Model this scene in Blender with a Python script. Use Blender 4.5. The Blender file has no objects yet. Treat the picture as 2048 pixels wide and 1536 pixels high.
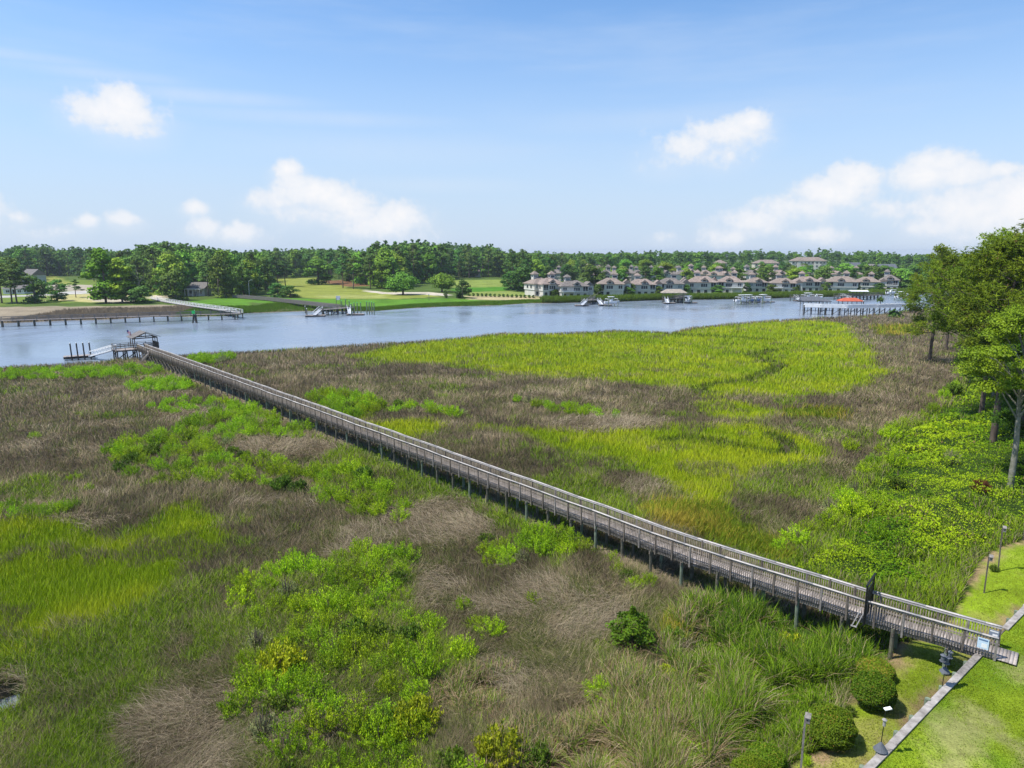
# Tidal marsh with a long boardwalk, river, golf shore and waterfront houses.
import bpy, math, random
import numpy as np
from mathutils import Vector, Matrix

rng = np.random.default_rng(7)
random.seed(7)
scene = bpy.context.scene
COL = scene.collection
F = 1384.0                       # focal length in photo pixels (photo 2048 px wide)
PITCH = math.atan(263.0 / F)     # camera looks this far below the horizon
H = 21.6                         # camera height above the water

def ray(px, py):
    xc = (px - 1024.0) / F; yc = (768.0 - py) / F
    return (xc, math.cos(PITCH) + yc * math.sin(PITCH), -math.sin(PITCH) + yc * math.cos(PITCH))
def at(px, py, z):
    """survey helper: the ground point at height z that a sight line meets"""
    r = ray(px, py); t = (H - z) / (-r[2])
    return Vector((r[0] * t, r[1] * t, z))
def at_d(px, py, dist):
    """survey helper: the point on a sight line at forward distance dist"""
    r = ray(px, py); t = dist / r[1]
    return Vector((r[0] * t, dist, H + r[2] * t))
def poly(pts, z=1.0):
    return np.array([at(a, b, z)[:2] for a, b in pts])

# ---------------------------------------------------------------- noise
def _hash(ix, iy, s):
    h = (ix.astype(np.int64) * 374761393 + iy.astype(np.int64) * 668265263 + s * 1442695041) & 0xFFFFFFFF
    h = ((h ^ (h >> 13)) * 1274126177) & 0xFFFFFFFF
    return ((h ^ (h >> 16)) & 0xFFFF) / 65535.0
def vnoise(x, y, s=0):
    x = np.asarray(x, float); y = np.asarray(y, float)
    ix = np.floor(x); iy = np.floor(y); fx = x - ix; fy = y - iy
    fx = fx * fx * (3 - 2 * fx); fy = fy * fy * (3 - 2 * fy)
    a = _hash(ix, iy, s); b = _hash(ix + 1, iy, s); c = _hash(ix, iy + 1, s); d = _hash(ix + 1, iy + 1, s)
    return (a * (1 - fx) + b * fx) * (1 - fy) + (c * (1 - fx) + d * fx) * fy
def fbm(x, y, o=4, s=0):
    t = 0; a = .5; n = 0
    for k in range(o):
        t = t + a * vnoise(x * 2 ** k, y * 2 ** k, s + k * 17); n += a; a *= .55
    return t / n
def smooth(a, b, x):
    t = np.clip((x - a) / (b - a), 0, 1); return t * t * (3 - 2 * t)
def inpoly(x, y, P):
    x = np.asarray(x); y = np.asarray(y); r = np.zeros(x.shape, bool); n = len(P)
    for i in range(n):
        x1, y1 = P[i]; x2, y2 = P[(i + 1) % n]
        if y1 == y2: continue
        c = (y1 > y) != (y2 > y)
        r ^= c & (x < (x2 - x1) * (y - y1) / (y2 - y1) + x1)
    return r
def segdist(x, y, P, closed=True):
    x = np.asarray(x, float); y = np.asarray(y, float)
    d = np.full(x.shape, 1e12); n = len(P)
    for i in range(n if closed else n - 1):
        x1, y1 = P[i]; x2, y2 = P[(i + 1) % n]
        dx, dy = x2 - x1, y2 - y1; L = dx * dx + dy * dy + 1e-9
        t = np.clip(((x - x1) * dx + (y - y1) * dy) / L, 0, 1)
        d = np.minimum(d, (x - x1 - t * dx) ** 2 + (y - y1 - t * dy) ** 2)
    return np.sqrt(d)

# ---------------------------------------------------------------- object bookkeeping
def tag(o, label=None, cat=None, group=None, kind=None):
    if label: o['label'] = label
    if cat: o['category'] = cat
    if group: o['group'] = group
    if kind: o['kind'] = kind
    return o
def empty(name, loc, rz=0.0, label=None, cat=None, group=None):
    o = bpy.data.objects.new(name, None); COL.objects.link(o)
    o.empty_display_size = .3
    o.location = loc; o.rotation_euler = (0, 0, rz)
    return tag(o, label, cat, group)
def np_mesh(name, V, Fc, mat, col=None, smooth_=False):
    """mesh from arrays; Fc is (n,3) or (n,4)"""
    me = bpy.data.meshes.new(name)
    V = np.ascontiguousarray(V, np.float32); Fc = np.ascontiguousarray(Fc, np.int32)
    n, k = Fc.shape
    me.vertices.add(len(V)); me.vertices.foreach_set('co', V.ravel())
    me.loops.add(n * k); me.loops.foreach_set('vertex_index', Fc.ravel())
    me.polygons.add(n)
    me.polygons.foreach_set('loop_start', np.arange(0, n * k, k, dtype=np.int32))
    me.polygons.foreach_set('loop_total', np.full(n, k, np.int32))
    if smooth_: me.polygons.foreach_set('use_smooth', np.ones(n, bool))
    me.update(calc_edges=True)
    if col is not None:
        a = me.attributes.new('Col', 'FLOAT_COLOR', 'POINT')
        c = np.ones((len(V), 4), np.float32); c[:, :3] = col
        a.data.foreach_set('color', c.ravel())
    if mat: me.materials.append(mat)
    return me
def mobj(name, me, parent=None, loc=(0, 0, 0)):
    o = bpy.data.objects.new(name, me); COL.objects.link(o); o.location = loc
    if parent: o.parent = parent
    return o

class MB:
    """collects boxes, beams, cylinders and panels into one mesh"""
    def __init__(self): self.v = []; self.f = []
    def add(self, vs, fs):
        n = len(self.v); self.v += [tuple(p) for p in vs]; self.f += [tuple(i + n for i in f) for f in fs]; return self
    def box(self, c, s, rz=0.0):
        hx, hy, hz = s[0] / 2, s[1] / 2, s[2] / 2; ca, sa = math.cos(rz), math.sin(rz); vs = []
        for z in (-hz, hz):
            for x, y in ((-hx, -hy), (hx, -hy), (hx, hy), (-hx, hy)):
                vs.append((c[0] + x * ca - y * sa, c[1] + x * sa + y * ca, c[2] + z))
        return self.add(vs, [(3, 2, 1, 0), (4, 5, 6, 7), (0, 1, 5, 4), (1, 2, 6, 5), (2, 3, 7, 6), (3, 0, 4, 7)])
    def beam(self, a, b, w, h, up=(0, 0, 1)):
        a = Vector(a); b = Vector(b); d = (b - a).normalized(); u = Vector(up)
        s = d.cross(u)
        if s.length < 1e-4: s = d.cross(Vector((0, 1, 0)))
        s.normalize(); u = s.cross(d).normalized(); vs = []
        for p in (a, b):
            for i, j in ((-1, -1), (1, -1), (1, 1), (-1, 1)): vs.append(p + s * (i * w / 2) + u * (j * h / 2))
        return self.add(vs, [(0, 1, 2, 3), (7, 6, 5, 4), (0, 4, 5, 1), (1, 5, 6, 2), (2, 6, 7, 3), (3, 7, 4, 0)])
    def cyl(self, a, b, r0, r1=None, n=8, cap=True):
        a = Vector(a); b = Vector(b); r1 = r0 if r1 is None else r1; d = (b - a).normalized()
        s = d.cross(Vector((0, 0, 1)))
        if s.length < 1e-3: s = Vector((1, 0, 0))
        s.normalize(); u = s.cross(d); vs = []
        for p, r in ((a, r0), (b, r1)):
            for i in range(n):
                t = 2 * math.pi * i / n; vs.append(p + s * (math.cos(t) * r) + u * (math.sin(t) * r))
        fs = [(i, (i + 1) % n, n + (i + 1) % n, n + i) for i in range(n)]
        if cap: fs += [tuple(range(n - 1, -1, -1)), tuple(range(n, 2 * n))]
        return self.add(vs, fs)
    def tube(self, pts, rs, n=7):
        vs = []; fs = []
        for k, p in enumerate(pts):
            p = Vector(p); q = Vector(pts[min(k + 1, len(pts) - 1)]); o = Vector(pts[max(k - 1, 0)])
            d = (q - o).normalized(); s = d.cross(Vector((.13, .97, .2))).normalized(); u = s.cross(d)
            for i in range(n):
                t = 2 * math.pi * i / n; vs.append(p + (s * math.cos(t) + u * math.sin(t)) * rs[k])
        for k in range(len(pts) - 1):
            for i in range(n): fs.append((k * n + i, k * n + (i + 1) % n, (k + 1) * n + (i + 1) % n, (k + 1) * n + i))
        fs.append(tuple((len(pts) - 1) * n + i for i in range(n)))
        return self.add(vs, fs)
    def quad(self, a, b, c, d): return self.add([a, b, c, d], [(0, 1, 2, 3)])
    def mesh(self, name, mat, smooth_=False):
        me = bpy.data.meshes.new(name); me.from_pydata([tuple(p) for p in self.v], [], self.f); me.update()
        if smooth_:
            for p in me.polygons: p.use_smooth = True
        if mat: me.materials.append(mat)
        return me
    def build(self, name, mat, parent=None, off=None, smooth_=False):
        if off is not None: self.v = [(p[0] - off[0], p[1] - off[1], p[2] - off[2]) for p in self.v]
        return mobj(name, self.mesh(name, mat, smooth_), parent)
def copy_tree(o, parent=None, name=None):
    c = o.copy(); COL.objects.link(c)
    if parent: c.parent = parent
    for ch in list(o.children): copy_tree(ch, c)
    return c

# ---------------------------------------------------------------- materials
def new_mat(name):
    m = bpy.data.materials.new(name); m.use_nodes = True
    nt = m.node_tree; nt.nodes.clear()
    out = nt.nodes.new('ShaderNodeOutputMaterial')
    return m, nt, out
def N(nt, t, **kw):
    n = nt.nodes.new(t)
    for k, v in kw.items():
        if k == 'inp':
            for a, b in v.items(): n.inputs[a].default_value = b
        else: setattr(n, k, v)
    return n
def mixc(nt, fac, a, b, mode='MIX'):
    n = nt.nodes.new('ShaderNodeMix'); n.data_type = 'RGBA'; n.blend_type = mode
    for sock, v in ((n.inputs[0], fac), (n.inputs[6], a), (n.inputs[7], b)):
        if isinstance(v, bpy.types.NodeSocket): nt.links.new(v, sock)
        elif isinstance(v, (int, float)): sock.default_value = v
        else: sock.default_value = (*v[:3], 1)
    return n.outputs[2]
def solid(name, c, rough=.7, var=.25, scale=3.0, metal=0.0, bump=0.0, stretch=None, c2=None, spec=.35):
    """matt painted / wooden / metal surface with procedural wear"""
    m, nt, out = new_mat(name); L = nt.links
    b = N(nt, 'ShaderNodeBsdfPrincipled', inp={'Roughness': rough, 'Metallic': metal})
    b.inputs['Specular IOR Level'].default_value = spec
    tc = N(nt, 'ShaderNodeTexCoord'); mp = N(nt, 'ShaderNodeMapping')
    if stretch: mp.inputs['Scale'].default_value = stretch
    L.new(tc.outputs['Object'], mp.inputs['Vector'])
    nz = N(nt, 'ShaderNodeTexNoise', inp={'Scale': scale, 'Detail': 6.0, 'Roughness': .65}); L.new(mp.outputs[0], nz.inputs['Vector'])
    rp = N(nt, 'ShaderNodeMapRange', inp={'From Min': .3, 'From Max': .7}); L.new(nz.outputs['Fac'], rp.inputs[0])
    d = c2 or tuple(max(0, x * (1 - var * 1.6)) for x in c); e = tuple(min(1, x * (1 + var * .6)) for x in c)
    L.new(mixc(nt, rp.outputs[0], d, e), b.inputs['Base Color'])
    if bump:
        bp = N(nt, 'ShaderNodeBump', inp={'Strength': bump, 'Distance': .02}); L.new(nz.outputs['Fac'], bp.inputs['Height']); L.new(bp.outputs[0], b.inputs['Normal'])
    L.new(b.outputs[0], out.inputs[0]); return m
def leafy(name, trans=.35, rough=.55, gain=1.0, spec=.25, hue=0.03, inst=True, bend=.35):
    """foliage: per leaf colour attribute, slight per object shift, translucent"""
    m, nt, out = new_mat(name); L = nt.links
    at_ = N(nt, 'ShaderNodeAttribute', attribute_name='Col')
    col = at_.outputs['Color']
    if inst:
        oi = N(nt, 'ShaderNodeObjectInfo')
        hs = N(nt, 'ShaderNodeHueSaturation')
        r1 = N(nt, 'ShaderNodeMapRange', inp={'To Min': .5 - hue, 'To Max': .5 + hue}); L.new(oi.outputs['Random'], r1.inputs[0]); L.new(r1.outputs[0], hs.inputs['Hue'])
        mm = N(nt, 'ShaderNodeMath', operation='MULTIPLY', inp={1: 7.31}); L.new(oi.outputs['Random'], mm.inputs[0])
        fr = N(nt, 'ShaderNodeMath', operation='FRACT'); L.new(mm.outputs[0], fr.inputs[0])
        r2 = N(nt, 'ShaderNodeMapRange', inp={'To Min': .72 * gain, 'To Max': 1.3 * gain}); L.new(fr.outputs[0], r2.inputs[0]); L.new(r2.outputs[0], hs.inputs['Value'])
        L.new(col, hs.inputs['Color']); col = hs.outputs[0]
    b = N(nt, 'ShaderNodeBsdfPrincipled', inp={'Roughness': rough}); b.inputs['Specular IOR Level'].default_value = spec
    L.new(col, b.inputs['Base Color'])
    # leaves and blades are rolled and cupped: their mean facing leans to the sky
    ge = N(nt, 'ShaderNodeNewGeometry'); s1 = N(nt, 'ShaderNodeVectorMath', operation='SCALE', inp={'Scale': 1 - bend}); L.new(ge.outputs['Normal'], s1.inputs[0])
    s2 = N(nt, 'ShaderNodeVectorMath', operation='ADD', inp={1: (0, 0, bend)}); L.new(s1.outputs[0], s2.inputs[0]); s3 = N(nt, 'ShaderNodeVectorMath', operation='NORMALIZE'); L.new(s2.outputs[0], s3.inputs[0]); L.new(s3.outputs[0], b.inputs['Normal'])
    if trans:
        t = N(nt, 'ShaderNodeBsdfTranslucent'); L.new(col, t.inputs[0])
        mx = N(nt, 'ShaderNodeMixShader', inp={0: trans}); L.new(b.outputs[0], mx.inputs[1]); L.new(t.outputs[0], mx.inputs[2])
        L.new(mx.outputs[0], out.inputs[0])
    else: L.new(b.outputs[0], out.inputs[0])
    return m
M = {}
M['wood'] = solid('weathered_wood', (.25, .225, .20), .85, .35, 5, bump=.3, stretch=(1, 1, 1))
M['wood_dark'] = solid('old_post_wood', (.155, .13, .105), .9, .4, 4, bump=.3)
M['cap'] = solid('sunbleached_rail_wood', (.46, .43, .405), .75, .25, 4, bump=.2)
M['capw'] = solid('stained_cap_plank', (.36, .33, .30), .85, .5, 2.2, bump=.5, c2=(.17, .15, .13))
M['roof_b2'] = solid('grey_brown_shingles', (.20, .175, .155), .9, .35, .9)
M['roof_b3'] = solid('faded_pinkish_shingles', (.30, .235, .20), .9, .35, .9)
M['deckw'] = solid('deck_boards', (.36, .315, .29), .85, .4, 2.3, bump=.2)
M['pile'] = solid('piling_wood', (.13, .125, .09), .9, .4, 3, bump=.3)
M['pile_dark'] = solid('wet_piling', (.055, .05, .042), .85, .4, 3)
M['pile_green'] = solid('treated_piling', (.18, .22, .15), .85, .3, 3)
M['white'] = solid('white_paint', (.78, .78, .77), .6, .08, 2)
M['alu'] = solid('aluminium', (.72, .73, .74), .45, .1, 4, metal=.3)
M['black'] = solid('black_metal', (.012, .013, .013), .5, .3, 6)
M['roof_grey'] = solid('grey_shingles', (.17, .155, .145), .9, .3, 2.5, bump=.3)
M['shade_grey'] = solid('slate_roof', (.12, .13, .15), .85, .25, 2)
M['roof_tan'] = solid('tan_shelter_roof', (.36, .31, .25), .9, .25, 1.2)
M['roof_red'] = solid('orange_red_roof', (.50, .11, .055), .75, .2, 1.5)
M['roof_brown'] = solid('brown_shingles', (.25, .20, .165), .9, .35, .9, c2=(.15, .12, .10))
M['siding'] = solid('pale_siding', (.60, .575, .515), .7, .15, .6)
M['siding2'] = solid('grey_siding', (.50, .49, .455), .7, .15, .6)
M['siding3'] = solid('cream_siding', (.61, .56, .455), .7, .15, .6)
M['siding_blue'] = solid('blue_grey_siding', (.38, .43, .46), .7, .15, .6)
M['trim'] = solid('white_trim', (.72, .71, .68), .6, .1, 1)
M['glass'] = solid('window_glass', (.035, .045, .055), .12, .3, .4, spec=.6)
M['glass_pale'] = solid('pale_window_glass', (.18, .25, .26), .12, .3, .4, spec=.6)
M['screen'] = solid('dark_porch_screen', (.03, .028, .026), .8, .3, .6)
M['bark_pine'] = solid('pine_bark', (.12, .09, .07), .95, .45, 3, bump=.6, stretch=(1, 1, .25))
M['bark_pale'] = solid('mottled_bark', (.21, .195, .17), .95, .55, 2.2, bump=.4, c2=(.09, .10, .05))
M['bark_far'] = solid('far_bark', (.16, .12, .095), .95, .3, 2)
M['hull'] = solid('boat_hull', (.80, .80, .80), .25, .05, 1)
M['hull_blue'] = solid('blue_boat_hull', (.12, .20, .36), .25, .1, 1)
M['canvas'] = solid('pale_canvas', (.74, .75, .74), .7, .08, 1)
M['engine'] = solid('outboard_black', (.03, .03, .035), .4, .2, 2)
M['sign_green'] = solid('channel_green', (.03, .55, .12), .5, .05, 2)
M['sign_pale'] = solid('pale_blue_sign', (.55, .68, .80), .5, .1, 20)
M['sign_dark'] = solid('slate_sign', (.20, .24, .30), .5, .1, 20)
M['flag_red'] = solid('flag_red', (.55, .06, .09), .8, .1, 5)
M['flag_white'] = solid('flag_white', (.78, .75, .76), .8, .1, 5)
M['flag_blue'] = solid('flag_blue', (.06, .09, .30), .8, .1, 5)
M['pink'] = solid('pale_grey_float', (.33, .31, .29), .8, .2, 2)
# ---------------------------------------------------------------- survey of the place (traced on the ground)
near_px = [(-700, 775), (-300, 752), (0, 738), (110, 732), (200, 726), (290, 716), (380, 712), (500, 706), (640, 697), (760, 690), (850, 684),
           (940, 676), (990, 669), (1100, 669), (1180, 666), (1230, 663), (1340, 667), (1370, 658), (1440, 651), (1530, 643), (1640, 637),
           (1720, 633), (1800, 624), (1860, 615), (2048, 607), (2500, 600)]
far_px = [(-700, 662), (-300, 652), (0, 646), (120, 641), (230, 638), (300, 633), (380, 633), (470, 631), (490, 626), (604, 622), (746, 622),
          (823, 616), (886, 613), (1000, 610), (1061, 606), (1102, 606), (1240, 603), (1315, 600), (1480, 598), (1582, 595), (1732, 592),
          (1795, 588), (1900, 586), (2048, 584), (2500, 580)]
NEAR = poly(near_px, 0.1); FAR = poly(far_px, 0.1)
RIVER = np.vstack([NEAR, FAR[::-1]])
CREEK = [poly(p, .5) for p in (
    [(1404, 790), (1396, 779), (1440, 770), (1490, 764), (1520, 755), (1560, 735), (1530, 722), (1500, 715), (1525, 706), (1560, 700)],
    [(1340, 670), (1420, 674), (1500, 678), (1540, 682)],
    [(1330, 885), (1380, 880), (1440, 893), (1500, 902), (1560, 912), (1580, 905), (1570, 890), (1540, 875)])]
POND = poly([(-40, 1395), (0, 1380), (40, 1372), (52, 1395), (36, 1430), (0, 1440), (-40, 1440)], .4)
Z = {}
Z['cord'] = [poly(p) for p in (
    [(690, 710), (800, 688), (900, 676), (990, 667), (1100, 667), (1180, 664), (1250, 661), (1340, 664), (1390, 656), (1450, 649), (1540, 641),
     (1640, 639), (1690, 644), (1703, 660), (1722, 678), (1756, 708), (1746, 725), (1784, 741), (1732, 766), (1681, 784), (1544, 791), (1476, 788),
     (1430, 792), (1404, 790), (1401, 772), (1339, 772), (1237, 760), (1101, 751), (1020, 744), (950, 735), (850, 724), (760, 718)],
    [(720, 858), (700, 846), (746, 841), (800, 838), (864, 838), (893, 848), (860, 866), (820, 885), (770, 872)],
    [(905, 850), (960, 848), (1100, 859), (1240, 853), (1320, 850), (1400, 848), (1500, 845), (1560, 862), (1640, 880), (1665, 905), (1640, 925),
     (1560, 922), (1500, 940), (1470, 970), (1440, 1000), (1400, 1005), (1330, 965), (1270, 930), (1180, 905), (1100, 892), (1060, 872), (980, 858)],
    [(-200, 1035), (0, 1038), (120, 1042), (200, 1062), (270, 1075), (330, 1012), (390, 1000), (430, 1045), (440, 1100), (380, 1135), (330, 1170),
     (307, 1190), (205, 1240), (68, 1282), (-200, 1290)],
    [(620, 800), (690, 806), (760, 812), (740, 828), (700, 842), (660, 832)],
    [(1405, 800), (1440, 796), (1470, 800), (1560, 822), (1520, 838), (1430, 830), (1390, 818)])]
Z['dull'] = [poly([(-200, 1285), (68, 1280), (205, 1235), (330, 1180), (345, 1260), (330, 1330), (280, 1390), (250, 1440), (220, 1540), (150, 1700), (-300, 1700)]),
             poly([(1330, 1000), (1420, 985), (1440, 1010), (1400, 1020)]),
             poly([(600, 890), (700, 880), (820, 930), (900, 960), (1000, 1000), (1100, 1060), (1000, 1050), (850, 1000), (760, 970), (660, 930)]),
             poly([(1050, 1000), (1180, 960), (1300, 1000), (1270, 1040), (1180, 1030)]),
             poly([(200, 740), (330, 745), (420, 780), (330, 775)])]
Z['tan'] = [poly(p) for p in (
    [(270, 1445), (335, 1372), (400, 1395), (432, 1470), (480, 1545), (300, 1560)],
    [(-60, 1335), (20, 1330), (68, 1345), (52, 1372), (0, 1385), (-60, 1385)],
    [(420, 900), (560, 868), (680, 885), (660, 912), (560, 915)],
    [(300, 815), (420, 808), (440, 830), (330, 838)],
    [(850, 1145), (920, 1150), (900, 1195), (850, 1190)],
    [(960, 1200), (1080, 1150), (1110, 1200), (1010, 1220)],
    [(1180, 860), (1080, 848), (1150, 832), (1330, 835), (1300, 856)],
    [(1130, 1210), (1190, 1200), (1180, 1270), (1120, 1255)],
    [(990, 1330), (1050, 1310), (1060, 1370), (1010, 1390)],
    [(380, 755), (330, 745), (260, 755), (420, 770)],
    [(1000, 1060), (900, 985), (960, 1010), (850, 1000), (700, 1010), (880, 1080)])]
Z['olive'] = [poly([(850, 1390), (930, 1350), (1010, 1340), (1050, 1370), (1010, 1430), (960, 1450), (860, 1440)]),
              poly([(940, 1560), (1000, 1470), (1100, 1440), (1180, 1400), (1180, 1340), (1300, 1330), (1240, 1560)])]
Z['orange'] = [poly([(1265, 1022), (1330, 998), (1400, 1003), (1450, 1010), (1490, 1060), (1570, 1092), (1640, 1112), (1560, 1130), (1440, 1095), (1340, 1050)]),
               poly([(1320, 1240), (1370, 1225), (1410, 1250), (1400, 1285), (1330, 1275)]),
               poly([(1560, 815), (1700, 815), (1690, 835), (1580, 832)]),
               poly([(1740, 650), (1830, 645), (1850, 665), (1760, 668)])]
Z['cat'] = [poly([(1395, 1185), (1500, 1192), (1640, 1240), (1760, 1268), (1790, 1300), (1800, 1330), (1745, 1350), (1720, 1400), (1720, 1480), (1640, 1500), (1590, 1540),
                  (1570, 1620), (1240, 1700), (1150, 1620), (1230, 1450), (1330, 1310)])]
Z['vine'] = [poly([(1945, 690), (1950, 730), (1905, 770), (1885, 800), (1835, 835), (1785, 850), (1760, 890), (1735, 930), (1700, 965), (1690, 1000), (1640, 1050), (1600, 1082),
                   (1530, 1118), (1480, 1100), (1440, 1092), (1420, 1098), (1500, 1130), (1560, 1152), (1700, 1188), (1900, 1245), (1930, 1225), (1958, 1158), (1975, 1126), (2010, 1100), (2060, 1084), (2300, 1035),
                   (2900, 980), (2900, 700)])]
Z['lawn'] = [poly([(1890, 1235), (1908, 1215), (1938, 1150), (1955, 1118), (1993, 1088), (2048, 1070), (2300, 1020), (2500, 1100), (2048, 1220), (2010, 1260), (1960, 1312),
                   (1738, 1540), (1600, 1700), (1450, 1700), (1545, 1536), (1600, 1500), (1665, 1470), (1690, 1400), (1715, 1345), (1775, 1320), (1795, 1275), (1850, 1262)], 1.1)]
THICKET = poly([(480, 1160), (560, 1135), (700, 1110), (825, 1100), (830, 1220), (880, 1270), (860, 1380), (830, 1480), (900, 1540), (540, 1620), (440, 1400), (480, 1250)])
WEEDY = poly([(1440, 1492), (1560, 1462), (1625, 1490), (1560, 1700), (1350, 1700)])
BULK = [at(1640, 1636, 2.42), at(1738, 1536, 2.42), at(1960, 1309, 2.42), at(2009, 1259, 2.42), at(2048, 1219, 2.42)]
b0, b1 = BULK[1], BULK[4]
bdir = (b1 - b0).normalized(); bnor = Vector((bdir.y, -bdir.x, 0))      # bnor points to the upper lawn (right)
LAWN_UP = 2.4

# ---- boardwalk centre line, surveyed from the left hand rail
L_px = [(338, 712), (404.5, 735.5), (460, 756), (500, 769.5), (597.7, 804.7), (700, 842.3), (800, 878.3), (901.6, 916.4), (1000, 951.6), (1100, 988), (1173, 1015.7), (1300, 1062.5)]
RAIL_Z = 3.6; DECK_Z = 2.5; BW = 1.25
q = np.array([at(a, b, RAIL_Z)[:2] for a, b in L_px])
cen = q.mean(0); u_, s_, vt = np.linalg.svd(q - cen); dvec = vt[0]
if dvec[1] > 0: dvec = -dvec
def on_line(p):
    p = np.array(p[:2]); return cen + dvec * np.dot(p - cen, dvec)
left = [on_line(at(272, 687.5, RAIL_Z)), on_line(at(1395, 1097, RAIL_Z))]
left += [np.array(at(a, b, RAIL_Z)[:2]) for a, b in [(1500, 1127.5), (1560, 1146), (1700, 1190), (1860, 1235.5), (1998.6, 1276)]]
def offset_path(P, d):
    out = []
    for i in range(len(P)):
        a = P[max(i - 1, 0)]; b = P[min(i + 1, len(P) - 1)]; t = (b - a) / np.linalg.norm(b - a)
        out.append(P[i] + np.array([-t[1], t[0]]) * d)
    return out
PATH = offset_path(left, BW / 2)            # walking from the pavilion to the lawn, the far rail lies to the left
PATHA = np.array(PATH)

# ---------------------------------------------------------------- heights
def height(x, y):
    x = np.asarray(x, float); y = np.asarray(y, float)
    dn = segdist(x, y, NEAR, False); df = segdist(x, y, FAR, False); riv = inpoly(x, y, RIVER)
    nearland = (dn < df)
    hn = .12 + .48 * smooth(0, 5, dn) + .25 * (fbm(x / 7, y / 7, 3, 3) - .5) * smooth(3, 12, dn)
    vin = np.zeros(x.shape, bool)
    for P in Z['vine']: vin |= inpoly(x, y, P)
    dv = segdist(x, y, Z['vine'][0])
    hn = hn + np.where(vin, 1.4 * smooth(0, 18, dv) + 0.9 * (fbm(x / 4.2, y / 4.2, 3, 11) - .35) * smooth(0, 2, dv), 0)
    law = inpoly(x, y, Z['lawn'][0]); dl = segdist(x, y, Z['lawn'][0])
    hn = np.where(law, .75 + .35 * smooth(0, 2.5, dl), hn)
    for C in CREEK: hn = hn - .55 * (1 - smooth(.25, .9, segdist(x, y, C, False)))
    pd = inpoly(x, y, POND); hn = np.where(pd, -.3, hn)
    hf = .12 + .6 * smooth(0, 4, df) + .9 * smooth(4, 40, df) + .3 * (fbm(x / 40, y / 40, 3, 5) - .5) * smooth(10, 40, df)
    h = np.where(nearland, hn, hf)
    return np.where(riv, -(.1 + 1.6 * smooth(0, 9, np.minimum(dn, df))), h)
def hz(x, y): return float(height(np.array([x]), np.array([y]))[0])
def ground(px, py, z=1.0):
    for _ in range(5):
        p = at(px, py, z); z = hz(p.x, p.y)
    return Vector((p.x, p.y, z))

def paint(x, y, base, items, amp=1.0, s=40):
    """base colour array, then polygons laid over it with a ragged edge"""
    wx = x + (fbm(x / (3 * amp), y / (3 * amp), 3, s) - .5) * 3.2 * amp; wy = y + (fbm(x / (3 * amp), y / (3 * amp), 3, s + 9) - .5) * 3.2 * amp
    for P, c in items: base[inpoly(wx, wy, P)] = c
    return base
FZ = 1.55
far_items = [(poly(p, FZ), c) for p, c in (
    ([(-200, 560), (300, 560), (330, 600), (-200, 618)], (.12, .17, .025)),
    ([(-200, 614), (60, 614), (230, 612), (330, 609), (400, 612), (330, 628), (120, 634), (-200, 640)], (.25, .205, .14)),
    ([(60, 552), (110, 552), (160, 576), (100, 580), (72, 566)], (.22, .24, .05)),
    ([(90, 592), (216, 586), (270, 592), (265, 603), (175, 605), (100, 602)], (.38, .34, .14)),
    ([(170, 598), (215, 593), (266, 594), (268, 603), (200, 605)], (.40, .35, .26)),
    ([(-100, 594), (90, 589), (120, 584), (216, 577), (216, 585), (120, 590), (-100, 601)], (.40, .38, .35)),
    ([(85, 568), (140, 570), (220, 570), (225, 578), (150, 583), (85, 578)], (.33, .29, .22)),
    ([(300, 590), (335, 592), (330, 600), (300, 597)], (.52, .44, .32)),
    ([(380, 602), (470, 594), (610, 598), (800, 599), (880, 596), (1060, 600), (1075, 606), (890, 614), (750, 622), (600, 610), (500, 604), (480, 622), (400, 612)], (.085, .19, .015)),
    ([(480, 612), (560, 610), (600, 618), (500, 624)], (.26, .22, .15)),
    ([(560, 556), (640, 556), (650, 564), (695, 572), (712, 578), (767, 584), (807, 584), (861, 586), (876, 594), (797, 598), (734, 598), (637, 598), (607, 596), (560, 590), (540, 570)], (.20, .225, .04)),
    ([(640, 590), (760, 590), (780, 596), (700, 597), (630, 596)], (.25, .265, .07)),
    ([(900, 561), (1020, 559), (1020, 573), (905, 577)], (.18, .23, .045)),
    ([(905, 576), (1015, 574), (1015, 583), (940, 584), (905, 582)], (.06, .17, .01)),
    ([(930, 584), (1020, 582), (1075, 590), (1070, 593), (940, 592)], (.185, .225, .05)),
    ([(925, 592), (1078, 592), (1078, 598), (940, 597)], (.36, .30, .16)),
    ([(730, 580), (770, 585), (860, 584), (900, 588), (896, 592), (850, 590), (765, 588), (735, 584)], (.44, .39, .31)),
    ([(645, 562), (690, 560), (720, 566), (740, 572), (700, 574), (655, 567)], (.16, .085, .04)),
    ([(1070, 588), (1180, 588), (1260, 588), (1500, 580), (1800, 576), (1800, 589), (1500, 597), (1240, 602), (1100, 604)], (.10, .14, .03)),
    ([(1400, 553), (1760, 548), (1800, 556), (1800, 566), (1400, 570)], (.17, .19, .045)),
)]
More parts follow.
